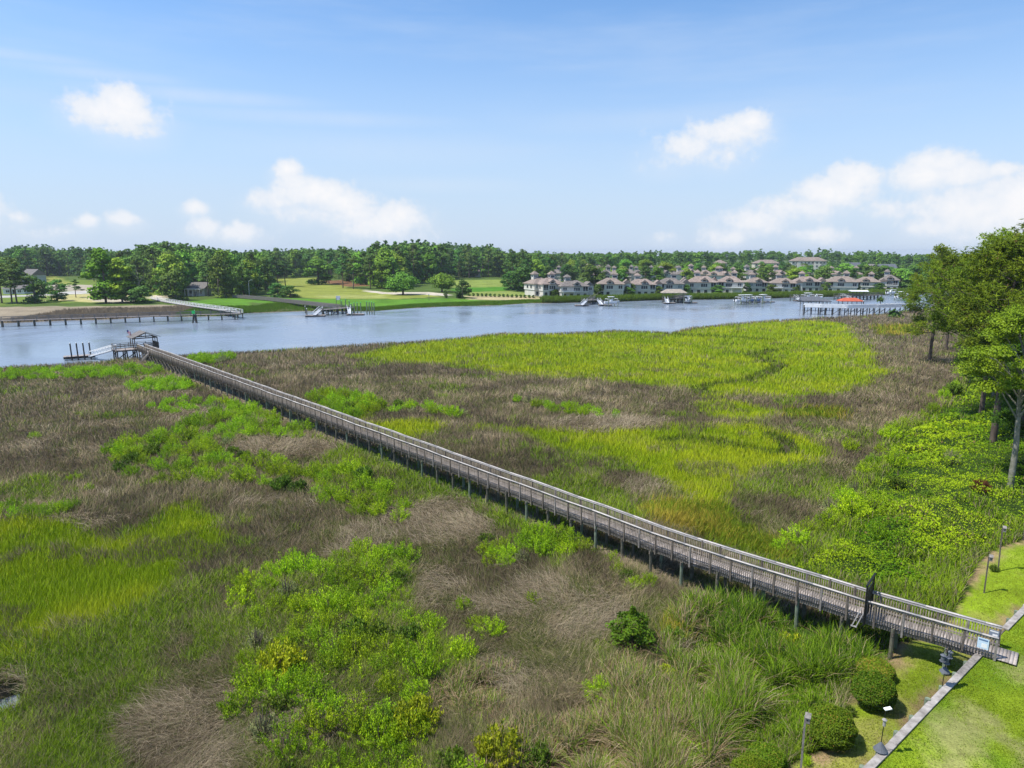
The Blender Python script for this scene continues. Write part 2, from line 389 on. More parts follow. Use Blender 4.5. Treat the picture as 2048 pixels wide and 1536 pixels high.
def build_ground():
    nc, nr = 460, 540
    th = np.radians(np.linspace(-95, 95, nc)); r = np.exp(np.linspace(math.log(6.0), math.log(4000.0), nr))
    R, T = np.meshgrid(r, th, indexing='ij'); x = (R * np.sin(T)).ravel(); y = (R * np.cos(T)).ravel()
    h = height(x, y)
    dn = segdist(x, y, NEAR, False); df = segdist(x, y, FAR, False); riv = inpoly(x, y, RIVER); nearl = dn < df
    col = np.zeros((len(x), 3)); col[:] = (.07, .11, .02)
    n1 = fbm(x / 2.5, y / 2.5, 4, 21)[:, None]; n2 = fbm(x / 14, y / 14, 3, 22)[:, None]
    rush = np.array((.12, .098, .068)) * (.6 + .8 * n1) + np.array((.05, .04, .022)) * smooth(.45, .7, n2)
    col = np.where(nearl[:, None], rush, col)
    cord0 = np.array((.11, .17, .012))
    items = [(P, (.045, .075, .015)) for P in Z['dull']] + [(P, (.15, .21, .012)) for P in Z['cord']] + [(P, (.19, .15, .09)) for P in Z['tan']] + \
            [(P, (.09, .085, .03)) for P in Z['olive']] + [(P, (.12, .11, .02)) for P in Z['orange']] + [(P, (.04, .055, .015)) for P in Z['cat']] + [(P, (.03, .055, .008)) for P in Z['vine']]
    nn = np.where(nearl)[0]
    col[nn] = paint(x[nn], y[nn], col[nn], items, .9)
    l = nn[inpoly(x[nn] + (fbm(x[nn] / 1.2, y[nn] / 1.2, 3, 60) - .5) * 1.2, y[nn], Z['lawn'][0])]
    dl = segdist(x[l], y[l], Z['lawn'][0]); k = smooth(.15, .8, dl + (fbm(x[l], y[l], 3, 61) - .5) * 2)[:, None]
    k2 = smooth(.5, .68, fbm(x[l] / 3.0, y[l] / 3.0, 3, 62))[:, None] * .7
    lc = np.array((.165, .235, .012)) * (1 - k2) + np.array((.24, .22, .06)) * k2
    col[l] = np.array((.24, .17, .09)) * (1 - k) + lc * k
    ff = np.where(~nearl)[0]
    col[ff] = paint(x[ff], y[ff], col[ff], far_items, 1.6)
    for C in CREEK:
        d = segdist(x, y, C, False); col[(d < .8)] = (.05, .045, .025)
    mud = (np.minimum(dn, df) < 1.8) & ~nearl
    col[mud] = np.array((.20, .165, .11))
    mud2 = (dn < .9) & nearl; col[mud2] = (.10, .085, .055)
    col[riv] = (.09, .075, .05); col[inpoly(x, y, POND)] = (.05, .045, .03)
    i = (np.arange(nr - 1)[:, None] * nc + np.arange(nc - 1)[None, :]).ravel()
    Fc = np.stack([i, i + nc, i + nc + 1, i + 1], 1)[:, ::-1]
    m, nt, out = new_mat('soil_and_turf'); L = nt.links
    a = N(nt, 'ShaderNodeAttribute', attribute_name='Col'); tc = N(nt, 'ShaderNodeTexCoord')
    b = N(nt, 'ShaderNodeBsdfPrincipled', inp={'Roughness': .95}); b.inputs['Specular IOR Level'].default_value = .1
    z1 = N(nt, 'ShaderNodeTexNoise', inp={'Scale': 1.7, 'Detail': 8.0, 'Roughness': .7}); L.new(tc.outputs['Object'], z1.inputs[0])
    z2 = N(nt, 'ShaderNodeTexNoise', inp={'Scale': 14.0, 'Detail': 4.0, 'Roughness': .7}); L.new(tc.outputs['Object'], z2.inputs[0])
    z3 = N(nt, 'ShaderNodeTexNoise', inp={'Scale': .12, 'Detail': 5.0, 'Roughness': .6}); L.new(tc.outputs['Object'], z3.inputs[0])
    v = None
    for z, lo, hi in ((z1, .65, 1.4), (z2, .6, 1.4), (z3, .7, 1.3)):
        mr = N(nt, 'ShaderNodeMapRange', inp={'From Min': .25, 'From Max': .75, 'To Min': lo, 'To Max': hi}); L.new(z.outputs['Fac'], mr.inputs[0])
        if v is None: v = mr.outputs[0]
        else:
            mm = N(nt, 'ShaderNodeMath', operation='MULTIPLY'); L.new(v, mm.inputs[0]); L.new(mr.outputs[0], mm.inputs[1]); v = mm.outputs[0]
    vm = N(nt, 'ShaderNodeVectorMath', operation='SCALE'); L.new(a.outputs['Color'], vm.inputs[0]); L.new(v, vm.inputs['Scale'])
    L.new(vm.outputs[0], b.inputs['Base Color'])
    bp = N(nt, 'ShaderNodeBump', inp={'Strength': .5, 'Distance': .08}); L.new(z2.outputs['Fac'], bp.inputs['Height']); L.new(bp.outputs[0], b.inputs['Normal'])
    L.new(b.outputs[0], out.inputs[0]); M['ground'] = m
    o = mobj('ground', np_mesh('ground', np.stack([x, y, h], 1), Fc, m, col, True)); tag(o, kind='structure')

def build_water():
    m, nt, out = new_mat('river_water'); L = nt.links
    tc = N(nt, 'ShaderNodeTexCoord'); b = N(nt, 'ShaderNodeBsdfPrincipled', inp={'Roughness': .16, 'IOR': 1.33, 'Base Color': (.18, .22, .28, 1)})
    mp = N(nt, 'ShaderNodeMapping'); mp.inputs['Scale'].default_value = (1, .75, 1); mp.inputs['Rotation'].default_value = (0, 0, .5); L.new(tc.outputs['Object'], mp.inputs[0])
    z1 = N(nt, 'ShaderNodeTexNoise', inp={'Scale': .8, 'Detail': 5.0, 'Roughness': .65}); L.new(mp.outputs[0], z1.inputs[0])
    z2 = N(nt, 'ShaderNodeTexNoise', inp={'Scale': .035, 'Detail': 4.0, 'Roughness': .6, 'Distortion': .6}); L.new(tc.outputs['Object'], z2.inputs[0])
    mr = N(nt, 'ShaderNodeMapRange', inp={'From Min': .35, 'From Max': .65, 'To Min': .07, 'To Max': .22}); L.new(z2.outputs['Fac'], mr.inputs[0])
    bp = N(nt, 'ShaderNodeBump', inp={'Distance': .35}); L.new(mr.outputs[0], bp.inputs['Strength']); L.new(z1.outputs['Fac'], bp.inputs['Height']); L.new(bp.outputs[0], b.inputs['Normal'])
    mr2 = N(nt, 'ShaderNodeMapRange', inp={'From Min': .3, 'From Max': .7, 'To Min': .08, 'To Max': .34}); L.new(z2.outputs['Fac'], mr2.inputs[0]); L.new(mr2.outputs[0], b.inputs['Roughness']); L.new(mixc(nt, mr2.outputs[0], (.17, .21, .265), (.29, .335, .41)), b.inputs['Base Color'])
    L.new(b.outputs[0], out.inputs[0]); M['water'] = m
    V = []; n = 90
    r = np.exp(np.linspace(math.log(6.0), math.log(2500.0), n)); th = np.radians(np.linspace(-95, 95, 60))
    R, T = np.meshgrid(r, th, indexing='ij'); x = (R * np.sin(T)).ravel(); y = (R * np.cos(T)).ravel()
    i = (np.arange(n - 1)[:, None] * 60 + np.arange(59)[None, :]).ravel()
    o = mobj('river', np_mesh('river', np.stack([x, y, x * 0], 1), np.stack([i, i + 60, i + 61, i + 1], 1)[:, ::-1], m, None, True)); tag(o, kind='structure')

def build_upper_lawn():
    # turf terrace held by the bulkhead
    A = b0 - bdir * 14; nu, nv = 150, 120
    u = np.linspace(0, (b1 - A).length + 16, nu); v = np.linspace(.06, 42, nv) ** 1.0
    U, Vv = np.meshgrid(u, v, indexing='ij')
    x = A.x + bdir.x * U + bnor.x * Vv; y = A.y + bdir.y * U + bnor.y * Vv
    x = x.ravel(); y = y.ravel(); z = LAWN_UP + .04 * (fbm(x / 2, y / 2, 3, 77) - .5)
    col = np.zeros((len(x), 3)); c1 = np.array((.115, .195, .010)); c2 = np.array((.22, .215, .075)); c3 = np.array((.17, .235, .012))
    P = lambda *q: np.array([at(a, b, LAWN_UP)[:2] for a, b in q])
    sd = np.zeros(len(x))
    for Q in (P((1862, 1430), (1930, 1405), (1995, 1445), (1990, 1475), (1960, 1500), (1985, 1536), (1960, 1560), (1890, 1560), (1880, 1510), (1850, 1490)),
              P((2010, 1335), (2060, 1325), (2080, 1360), (2030, 1362)), P((2020, 1490), (2060, 1480), (2080, 1540), (2040, 1545))):
        d = segdist(x, y, Q) * np.where(inpoly(x, y, Q), 1, -1); sd = np.maximum(sd, smooth(-.7, .7, d + (fbm(x / .8, y / .8, 4, 78) - .5) * 2.2))
    k3 = smooth(.4, .7, fbm(x / 2.2, y / 2.2, 3, 79))[:, None]
    col = (c1 * (1 - k3) + c3 * k3); k = (sd * .85)[:, None]; col = col * (1 - k) + c2 * k
    i = (np.arange(nu - 1)[:, None] * nv + np.arange(nv - 1)[None, :]).ravel()
    o = mobj('lawn', np_mesh('lawn', np.stack([x, y, z], 1), np.stack([i, i + nv, i + nv + 1, i + 1], 1)[:, ::-1], M['ground'], col, True)); tag(o, kind='structure')
    return x, y, z, col

def build_world():
    w = bpy.data.worlds.new('World'); scene.world = w; w.use_nodes = True; nt = w.node_tree; nt.nodes.clear(); L = nt.links
    out = N(nt, 'ShaderNodeOutputWorld'); bg = N(nt, 'ShaderNodeBackground'); L.new(bg.outputs[0], out.inputs[0])
    sky = N(nt, 'ShaderNodeTexSky', sky_type='NISHITA'); sky.sun_disc = False
    sky.sun_elevation = SUN_EL; sky.sun_rotation = SUN_ROT; sky.air_density = 1.0; sky.dust_density = SKY_DUST; sky.ozone_density = 2.0
    tc = N(nt, 'ShaderNodeTexCoord')
    sep = N(nt, 'ShaderNodeSeparateXYZ'); L.new(tc.outputs['Generated'], sep.inputs[0])
    def math_(op, a, b=None, c=None):
        n = N(nt, 'ShaderNodeMath', operation=op)
        for i, v in enumerate((a, b, c)):
            if v is None: continue
            if isinstance(v, bpy.types.NodeSocket): L.new(v, n.inputs[i])
            else: n.inputs[i].default_value = v
        return n.outputs[0]
    az = math_('ARCTAN2', sep.outputs[0], sep.outputs[1])
    el = math_('ARCSINE', sep.outputs[2])
    cmb = N(nt, 'ShaderNodeCombineXYZ'); L.new(az, cmb.inputs[0]); L.new(el, cmb.inputs[1])
    P0 = cmb.outputs[0]
    def noise(scale, detail, rough, sc=(1, 1, 1), off=(0, 0, 0)):
        mp = N(nt, 'ShaderNodeMapping'); mp.inputs['Scale'].default_value = sc; mp.inputs['Location'].default_value = off; L.new(P0, mp.inputs[0])
        z = N(nt, 'ShaderNodeTexNoise', inp={'Scale': scale, 'Detail': detail, 'Roughness': rough}); L.new(mp.outputs[0], z.inputs[0]); return z
    nz = noise(20, 10, .66); nzf = noise(75, 8, .62, off=(.3, .1, 0))
    # cumulus heads: azimuth, elevation, half widths, weight
    def ang(px, py):
        r = Vector(ray(px, py)).normalized(); return math.atan2(r.x, r.y), math.asin(r.z)
    pw = 1.0 / F
    tot = None
    for (px, py, rx, ry, k) in CLOUDS:
        a, e = ang(px, py); c = math.cos(e)
        sc = math.cos(math.atan((px - 1024) / F)) ** 1.6
        vs = N(nt, 'ShaderNodeVectorMath', operation='SUBTRACT', inp={1: (a, e, 0)}); L.new(P0, vs.inputs[0])
        vm = N(nt, 'ShaderNodeVectorMath', operation='MULTIPLY', inp={1: (1 / (rx * 1.12 * pw * sc), 1 / (ry * 1.2 * pw * sc), 0)}); L.new(vs.outputs[0], vm.inputs[0])
        ln = N(nt, 'ShaderNodeVectorMath', operation='LENGTH'); L.new(vm.outputs[0], ln.inputs[0])
        d = N(nt, 'ShaderNodeMapRange', interpolation_type='SMOOTHSTEP', inp={'From Min': 1.75, 'From Max': 0.0, 'To Min': 0.0, 'To Max': k}); L.new(ln.outputs['Value'], d.inputs[0])
        tot = d.outputs[0] if tot is None else math_('MAXIMUM', tot, d.outputs[0])
    soft = None
    for (px, py, rx, ry, k) in [(a, b + .75 * d, c * 1.25, d * 1.25, e * .5) for a, b, c, d, e in CLOUDS] + CIRRUS:
        a, e = ang(px, py); sc = math.cos(math.atan((px - 1024) / F)) ** 1.6
        vs = N(nt, 'ShaderNodeVectorMath', operation='SUBTRACT', inp={1: (a, e, 0)}); L.new(P0, vs.inputs[0])
        vm = N(nt, 'ShaderNodeVectorMath', operation='MULTIPLY', inp={1: (1 / (rx * pw * sc), 1 / (ry * pw * sc), 0)}); L.new(vs.outputs[0], vm.inputs[0])
        ln = N(nt, 'ShaderNodeVectorMath', operation='LENGTH'); L.new(vm.outputs[0], ln.inputs[0])
        d = N(nt, 'ShaderNodeMapRange', interpolation_type='SMOOTHSTEP', inp={'From Min': 1.7, 'From Max': 0.0, 'To Min': 0.0, 'To Max': k}); L.new(ln.outputs['Value'], d.inputs[0])
        soft = d.outputs[0] if soft is None else math_('MAXIMUM', soft, d.outputs[0])
    soft = math_('MULTIPLY', soft, math_('MULTIPLY_ADD', nz.outputs['Fac'], 1.2, .4))
    nn = math_('ADD', math_('MULTIPLY', nz.outputs['Fac'], .70), math_('MULTIPLY', nzf.outputs['Fac'], .30))
    dens = math_('ADD', tot, math_('MULTIPLY', math_('SUBTRACT', nn, .47), 2.2))
    dens = math_('MULTIPLY', dens, math_('GREATER_THAN', tot, 0.002))
    mr = N(nt, 'ShaderNodeMapRange', interpolation_type='SMOOTHSTEP', inp={'From Min': .20, 'From Max': .72}); L.new(dens, mr.inputs[0])
    alpha = math_('MULTIPLY', mr.outputs[0], .93)
    # soft high veil: wide streaks
    vz = noise(2.2, 6, .6, (1.0, 7.0, 1), (1.3, .2, 0)); vr = N(nt, 'ShaderNodeMapRange', interpolation_type='SMOOTHSTEP', inp={'From Min': .42, 'From Max': .78, 'To Max': .30}); L.new(vz.outputs['Fac'], vr.inputs[0])
    # clouds: bright tops, greyer inside
    cn = N(nt, 'ShaderNodeMapRange', inp={'From Min': .55, 'From Max': 1.15, 'To Min': 0.0, 'To Max': 1.0}); L.new(dens, cn.inputs[0])
    ccol = mixc(nt, cn.outputs[0], CLOUD_A, CLOUD_B)
    skyc = mixc(nt, 1.0, sky.outputs[0], SKY_TINT, 'MULTIPLY')
    # thin bluish veil near the horizon brightens towards the treeline
    lo = N(nt, 'ShaderNodeMapRange', interpolation_type='SMOOTHSTEP', inp={'From Min': .36, 'From Max': -.02, 'To Min': 0.0, 'To Max': SKY_VEIL}); L.new(el, lo.inputs[0])
    skyc = mixc(nt, lo.outputs[0], skyc, SKY_LOW)
    skyc = mixc(nt, vr.outputs[0], skyc, CLOUD_V)
    skyc = mixc(nt, soft, skyc, CLOUD_A)
    fin = mixc(nt, alpha, skyc, ccol)
    L.new(fin, bg.inputs[0]); bg.inputs[1].default_value = SKY_STR
# ---------------------------------------------------------------- marsh vegetation (uncountable blades and leaves)
def zone_ids(x, y):
    """0 needlerush 1 cordgrass 2 cattail 3 orange sedge 4 vine 5 lawn 6 flattened thatch 7 dull green 8 olive reed, -1 bare"""
    z = np.zeros(len(x), int); amp = .9
    wx = x + (fbm(x / (3 * amp), y / (3 * amp), 3, 40) - .5) * 3.2 * amp; wy = y + (fbm(x / (3 * amp), y / (3 * amp), 3, 49) - .5) * 3.2 * amp
    r_ = np.hypot(x, y); cr = np.min([segdist(x, y, C, False) for C in CREEK], axis=0)
    wx = wx + rng.normal(size=len(x)) * (.28 + .004 * r_); wy = wy + rng.normal(size=len(x)) * (.28 + .006 * r_)
    for k, i in (('dull', 7), ('cord', 1), ('tan', 6), ('olive', 8), ('orange', 3), ('cat', 2), ('vine', 4)):
        for P in Z[k]: z[inpoly(wx, wy, P)] = i
    # mottling: stray stands of one plant inside another
    m1 = fbm(x / 5.5, y / 5.5, 4, 141); m2 = fbm(x / 3.0, y / 3.0, 3, 142); u = rng.random(len(x))
    th = np.where(r_ < 75, .535, .64); z[(z == 0) & (m1 > th) & (u < smooth(0, .1, m1 - th) * .8)] = 7
    z[(z == 0) & (m1 < .36) & (u < smooth(.36, .28, m1) * .6)] = 6
    z[(z == 1) & (m2 > .66) & (u < .55)] = 7
    z[(z == 7) & (m2 > .60) & (u < .6)] = 0; z[(z == 7) & (m1 < .38) & (u < .5)] = 1
    z[(z == 6) & (u < .12)] = 0
    dv_ = segdist(x, y, Z['vine'][0]); z[(z == 4) & (u > smooth(-1.5, 2 + 3 * m1, dv_ + 6 * (m1 - .5))) & (y > 33)] = 7; z[(z == 4) & (m2 > .69) & (u < .5)] = 7
    z[(z == 0) & inpoly(x, y, THICKET) & (u < .45)] = 7
    z[cr < .5 + .006 * r_] = 7
    z[inpoly(x, y, Z['lawn'][0])] = 5
    bx = (x - b0.x) * bnor.x + (y - b0.y) * bnor.y
    z[bx > -.25] = -1
    dn = segdist(x, y, NEAR, False)
    z[inpoly(x, y, RIVER) | (dn < .25)] = -1
    z[dn > segdist(x, y, FAR, False)] = -1
    for C in CREEK: z[segdist(x, y, C, False) < .35] = -1
    z[inpoly(x, y, POND)] = -1
    return z
def scatter(n, rmin=22.0, rmax=330.0, amax=math.radians(46), p=.75):
    u = rng.random(n); a = rmin ** -p; b = rmax ** -p
    r = (a + (b - a) * u) ** (-1 / p); t = (rng.random(n) * 2 - 1) * amax
    return r * np.sin(t), r * np.cos(t), r
def blades(x, y, z, h, w, ldir, lean, cb, ct, segs=2):
    """curved tapering blades; cb, ct root and tip colours"""
    n = len(x); yaw = rng.random(n) * math.pi
    sx = np.cos(yaw) * w / 2; sy = np.sin(yaw) * w / 2
    lv = segs * 2 + 1; V = np.empty((n, lv, 3)); Cc = np.empty((n, lv, 3))
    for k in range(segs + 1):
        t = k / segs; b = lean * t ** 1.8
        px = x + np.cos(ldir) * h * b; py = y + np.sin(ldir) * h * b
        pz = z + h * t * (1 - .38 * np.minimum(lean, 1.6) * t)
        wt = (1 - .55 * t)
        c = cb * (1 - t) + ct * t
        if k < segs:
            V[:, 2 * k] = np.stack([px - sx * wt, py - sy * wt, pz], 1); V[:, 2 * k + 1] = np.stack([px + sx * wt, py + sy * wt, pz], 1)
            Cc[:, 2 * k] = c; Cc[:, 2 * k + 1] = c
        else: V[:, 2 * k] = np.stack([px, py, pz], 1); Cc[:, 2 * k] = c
    tri = []
    for k in range(segs - 1):
        a = 2 * k; tri += [(a, a + 1, a + 2), (a + 2, a + 1, a + 3)]
    a = 2 * (segs - 1); tri.append((a, a + 1, a + 2))
    tri = np.array(tri); Fc = (np.arange(n)[:, None, None] * lv + tri[None]).reshape(-1, 3)
    return V.reshape(-1, 3), Fc, Cc.reshape(-1, 3)
def leaves(P, size, up=.6, asp=.6, bias=None):
    """random leaf quads at points P; up 0..1 = how much they face the sky"""
    n = len(P); nr = rng.normal(size=(n, 3)); nr /= np.linalg.norm(nr, axis=1)[:, None]
    nr = nr * (1 - up) + np.array((0, 0, 1.0)) * up
    if bias is not None: nr = nr + bias
    nr /= np.linalg.norm(nr, axis=1)[:, None] + 1e-9
    r = rng.normal(size=(n, 3)); a = np.cross(nr, r); a /= np.linalg.norm(a, axis=1)[:, None] + 1e-9; b = np.cross(nr, a)
    s = (np.ones(n) * size)[:, None] * (.7 + .6 * rng.random((n, 1)))
    V = np.empty((n, 4, 3)); V[:, 0] = P - a * s * .5; V[:, 1] = P - b * s * asp * .5; V[:, 2] = P + a * s * .5; V[:, 3] = P + b * s * asp * .5
    return V.reshape(-1, 3), np.arange(n * 4).reshape(n, 4)
def pick(c, n, var=.25, hv=.12):
    v = 1 + (rng.random((n, 1)) * 2 - 1) * var
    return np.array(c)[None] * v * (1 + (rng.random((n, 3)) * 2 - 1) * hv)
def cblend(a, b, t): t = np.clip(t, 0, 1)[:, None]; return np.array(a) * (1 - t) + np.array(b) * t
def join(parts):
    V = []; Fc = []; C = []; n = 0
    for v, f, c in parts: V.append(v); Fc.append(f + n); C.append(c); n += len(v)
    return np.vstack(V), np.vstack(Fc), np.vstack(C)
def stuff(name, parts, mat, label, cat):
    v, f, c = join(parts)
    o = mobj(name, np_mesh(name, v, f, mat, c)); return tag(o, label, cat, kind='stuff')

def build_marsh():
    M['grass'] = leafy('marsh_blades', .3, .7, inst=False, spec=.06, bend=.66)
    M['vineleaf'] = leafy('vine_leaves', .35, .5, inst=False, spec=.08, bend=.5)
    x, y, r = scatter(int(1_750_000 * DENS))
    zid = zone_ids(x, y); keep = zid >= 0; x, y, r, zid = x[keep], y[keep], r[keep], zid[keep]
    dp = segdist(x, y, PATHA, False)
    k = (dp > .95) | (rng.random(len(x)) < .25); x, y, r, zid, dp = x[k], y[k], r[k], zid[k], dp[k]
    z = height(x, y)
    w = np.maximum(.016, .00075 * r)
    big = fbm(x / 11, y / 11, 3, 101); mid = fbm(x / 3.6, y / 3.6, 3, 102); sml = fbm(x / 1.1, y / 1.1, 2, 103)
    flow = 2 * math.pi * 1.6 * fbm(x / 8, y / 8, 2, 104)
    underdeck = np.where(dp < 1.4, .5, 1.0)
    R = lambda m: rng.random(m.sum())
    out = {}
    # needlerush: fine grey brown, leaning in swirls, pale tan crests
    m = (zid == 0); n = m.sum()
    ht = (.5 + .6 * mid[m] + .35 * (sml[m] - .5)) * (.7 + .6 * R(m)) * underdeck[m]
    tone = smooth(.40, .74, mid[m] * .5 + big[m] * .35 + sml[m] * .15 + (R(m) - .5) * .2)
    dark = np.array((.165, .130, .080)); tan = np.array((.50, .395, .245))
    ct = dark[None] * (1 - tone[:, None]) + tan[None] * tone[:, None]
    g = (R(m) < np.where(r[m] < 75, .2, .1) + .45 * smooth(.46, .62, sml[m] * .5 + big[m] * .5)); ct[g] = np.array((.14, .175, .035))
    ct = ct * (1 + (rng.random((n, 1)) - .5) * .4)
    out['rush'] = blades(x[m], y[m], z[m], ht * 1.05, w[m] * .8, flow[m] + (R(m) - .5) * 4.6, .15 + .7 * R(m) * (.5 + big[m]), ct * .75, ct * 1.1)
    # cordgrass: upright bright yellow green
    m = (zid == 1); n = m.sum()
    ht = (.55 + .35 * mid[m]) * (.75 + .5 * R(m))
    t = smooth(.35, .68, big[m] * .6 + mid[m] * .4 + (R(m) - .5) * .3)
    ct = cblend((.26, .39, .006), (.46, .53, .016), t)
    fr = (R(m) < .03 + .2 * smooth(.55, .7, fbm(x[m] / 9, y[m] / 4, 3, 107))); ct[fr] = np.array((.46, .46, .08))
    ct = ct * (1 + (rng.random((n, 1)) - .5) * .28)
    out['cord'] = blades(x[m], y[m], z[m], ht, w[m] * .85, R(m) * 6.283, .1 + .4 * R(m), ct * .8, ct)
    # cattail and reed stand: tall broad blades, green with dead tan ones on the left
    m = (zid == 2) | (zid == 8); n = m.sum(); ol = zid[m] == 8
    sh = smooth(.45, .62, .5 * fbm(x[m] / 5, y[m] / 5, 3, 111) + .5 * R(m)); leftish = smooth(12.5, 6.5, x[m] + 5 * (fbm(x[m] / 3, y[m] / 3, 3, 114) - .5)); gap = smooth(.40, .55, fbm(x[m] / 1.5, y[m] / 1.5, 3, 113)) + .25
    dead = R(m) < np.where(ol, .62, .10 + .42 * leftish)
    ct = cblend((.055, .125, .008), (.21, .34, .016), sh); dc = cblend((.27, .17, .075), (.52, .41, .26), R(m)); ct[dead] = dc[dead]
    ct = ct * (1 + (rng.random((n, 1)) - .5) * .5)
    ht = np.where(ol, .95, 1.45) * np.minimum(gap, 1.1) * (.5 + .7 * R(m)) * np.where(inpoly(x[m], y[m], WEEDY), .35, 1) * (.75 + .5 * mid[m]) * underdeck[m]
    ww = np.maximum(.026, .0009 * r[m]) * np.where(rng.random(n) < .15, 1.5, 1)
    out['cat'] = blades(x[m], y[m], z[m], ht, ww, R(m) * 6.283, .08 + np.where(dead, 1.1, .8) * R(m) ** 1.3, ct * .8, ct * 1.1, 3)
    # orange sedge
    m = (zid == 3); n = m.sum()
    ct = cblend((.17, .27, .012), (.46, .36, .05), smooth(.35, .65, mid[m] * .6 + R(m) * .4)); ct = ct * (1 + (rng.random((n, 1)) - .5) * .5)
    out['sedge'] = blades(x[m], y[m], z[m], (.8 + .5 * mid[m]) * (.7 + .5 * R(m)), w[m] * 1.2, flow[m] + (R(m) - .5) * 4, .1 + .5 * R(m), ct * .8, ct)
    # flattened straw
    m = (zid == 6); n = m.sum()
    ct = cblend((.17, .135, .085), (.44, .365, .25), smooth(.3, .7, .5 * R(m) + .5 * mid[m])); gg = R(m) < .07; ct[gg] = (.09, .12, .025)
    out['straw'] = blades(x[m], y[m], z[m] + .1 + .25 * mid[m], .8 * (.5 + .8 * R(m)), w[m] * 1.05, flow[m] + (R(m) - .5) * 2.8, .7 + .9 * R(m), ct * .85, ct)
    # dull mixed green
    m = (zid == 7); n = m.sum()
    t = smooth(.3, .7, mid[m] * .5 + R(m) * .5)
    ct = cblend((.11, .20, .010), (.28, .40, .02), t); b = R(m) < .16; ct[b] = (.26, .21, .13); cd = np.min([segdist(x[m], y[m], C, False) for C in CREEK], axis=0) < .8 + .006 * r[m]; ct[cd] *= .62
    ct = ct * (1 + (rng.random((n, 1)) - .5) * .5)
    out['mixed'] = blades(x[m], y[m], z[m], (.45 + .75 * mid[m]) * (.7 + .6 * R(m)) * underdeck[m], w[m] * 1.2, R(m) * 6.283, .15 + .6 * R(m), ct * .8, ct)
    stuff('needlerush', [out['rush']], M['grass'], 'grey brown needlerush leaning in swirls across the tidal marsh', 'marsh grass')
    stuff('cordgrass', [out['cord']], M['grass'], 'bright yellow green cordgrass filling the wet flats of the marsh', 'marsh grass')
    stuff('cattails', [out['cat']], M['grass'], 'tall green and straw coloured cattails beside the lower lawn', 'reeds')
    stuff('orange_sedge', [out['sedge']], M['grass'], 'orange tinged sedge patches in the marsh', 'marsh grass')
    stuff('flattened_straw', [out['straw']], M['grass'], 'pale flattened straw lying between living marsh grass', 'dead grass')
    stuff('mixed_marsh_grass', [out['mixed']], M['grass'], 'dull dark green marsh grass with brown stems', 'marsh grass')
    # climbing vines over the bank on the right
    x, y, r = scatter(int(1_500_000 * DENS), 28, 260, math.radians(46), .7); zid = zone_ids(x, y); m = zid == 4
    dp = segdist(x, y, PATHA, False); m &= dp > 1.0
    x, y, r = x[m], y[m], r[m]; n = len(x)
    z = height(x, y); c1 = fbm(x / 2.3, y / 2.3, 3, 121); c2 = fbm(x / 7, y / 7, 3, 122)
    edge = smooth(0, 5, segdist(x, y, Z['vine'][0]))
    top = (.05 + .95 * smooth(.30, .70, c1) ** 1.3 + .7 * (c2 - .3) + .35 * (fbm(x / .8, y / .8, 2, 125) - .5)) * edge
    zz = z + np.maximum(top, .1) * (1 - .75 * rng.random(n) ** 2.2)
    P = np.stack([x, y, zz], 1); sz = np.maximum(.095, .0021 * r) * (.6 + .9 * rng.random(n) ** 2) * (.8 + .5 * smooth(.4, .6, fbm(x / 6, y / 6, 3, 128)))
    v, f = leaves(P, sz, .35, .75)
    c3 = fbm(x / 4.5, y / 4.5, 4, 127); t = smooth(.3, .75, c1 * .2 + c3 * .62 + rng.random(n) * .2)
    c = cblend((.075, .185, .005), (.37, .50, .012), t); br = rng.random(n) < .03 + .12 * smooth(.6, .7, c2); c[br] = (.19, .15, .05)
    c = c * (1 + (rng.random((n, 1)) - .5) * .3)
    stuff('vines', [(v, f, np.repeat(c, 4, 0))], M['vineleaf'], 'bright green climbing vines smothering the bank under the tall pines', 'vines')
    # strands of taller grass among the vines near the boardwalk
    # short turf blades on both lawns
    x, y, z, _ = UPLAWN
    n = int(130_000 * DENS); A = b0 - bdir * 6; u = rng.random(n) * 24; vv = .15 + 17 * rng.random(n)
    px = A.x + bdir.x * u + bnor.x * vv; py = A.y + bdir.y * u + bnor.y * vv; pz = np.full(n, LAWN_UP)
    qx, qy, qr = scatter(int(700_000 * DENS), 24, 75, math.radians(46), .7)
    m = inpoly(qx, qy, Z['lawn'][0]) & (((qx - b0.x) * bnor.x + (qy - b0.y) * bnor.y) < -.2); qx, qy = qx[m], qy[m]; qz = height(qx, qy)
    px = np.concatenate([px, qx]); py = np.concatenate([py, qy]); up = np.arange(len(px)) < n; pz = np.concatenate([pz, qz]); n = len(px)
    d = np.zeros(n)
    g = smooth(.35, .7, fbm(px / 1.8, py / 1.8, 3, 131))
    ct = np.where(up[:, None], cblend((.115, .205, .008), (.185, .25, .012), g), cblend((.15, .225, .010), (.235, .27, .022), g))
    # thin the blades over the worn patches so the dry thatch shows
    P = lambda *q: np.array([at(a, b, LAWN_UP)[:2] for a, b in q])
    worn = np.zeros(n)
    for Q in (P((1862, 1430), (1930, 1405), (1995, 1445), (1990, 1475), (1960, 1500), (1985, 1536), (1960, 1560), (1890, 1560), (1880, 1510), (1850, 1490)), P((2010, 1335), (2060, 1325), (2080, 1360), (2030, 1362))):
        dd = segdist(px, py, Q) * np.where(inpoly(px, py, Q), 1, -1); worn = np.maximum(worn, smooth(-.7, .7, dd + (fbm(px / .8, py / .8, 4, 78) - .5) * 2.2))
    dl = segdist(px, py, Z['lawn'][0]); worn = np.where(up, worn, np.maximum(1 - smooth(.2, 1.6, dl), .75 * smooth(.56, .7, fbm(px / 3.0, py / 3.0, 3, 62))))
    k = rng.random(n) > worn * .85; dry = rng.random(n) < worn * .6; ct[dry] = (.27, .25, .10)
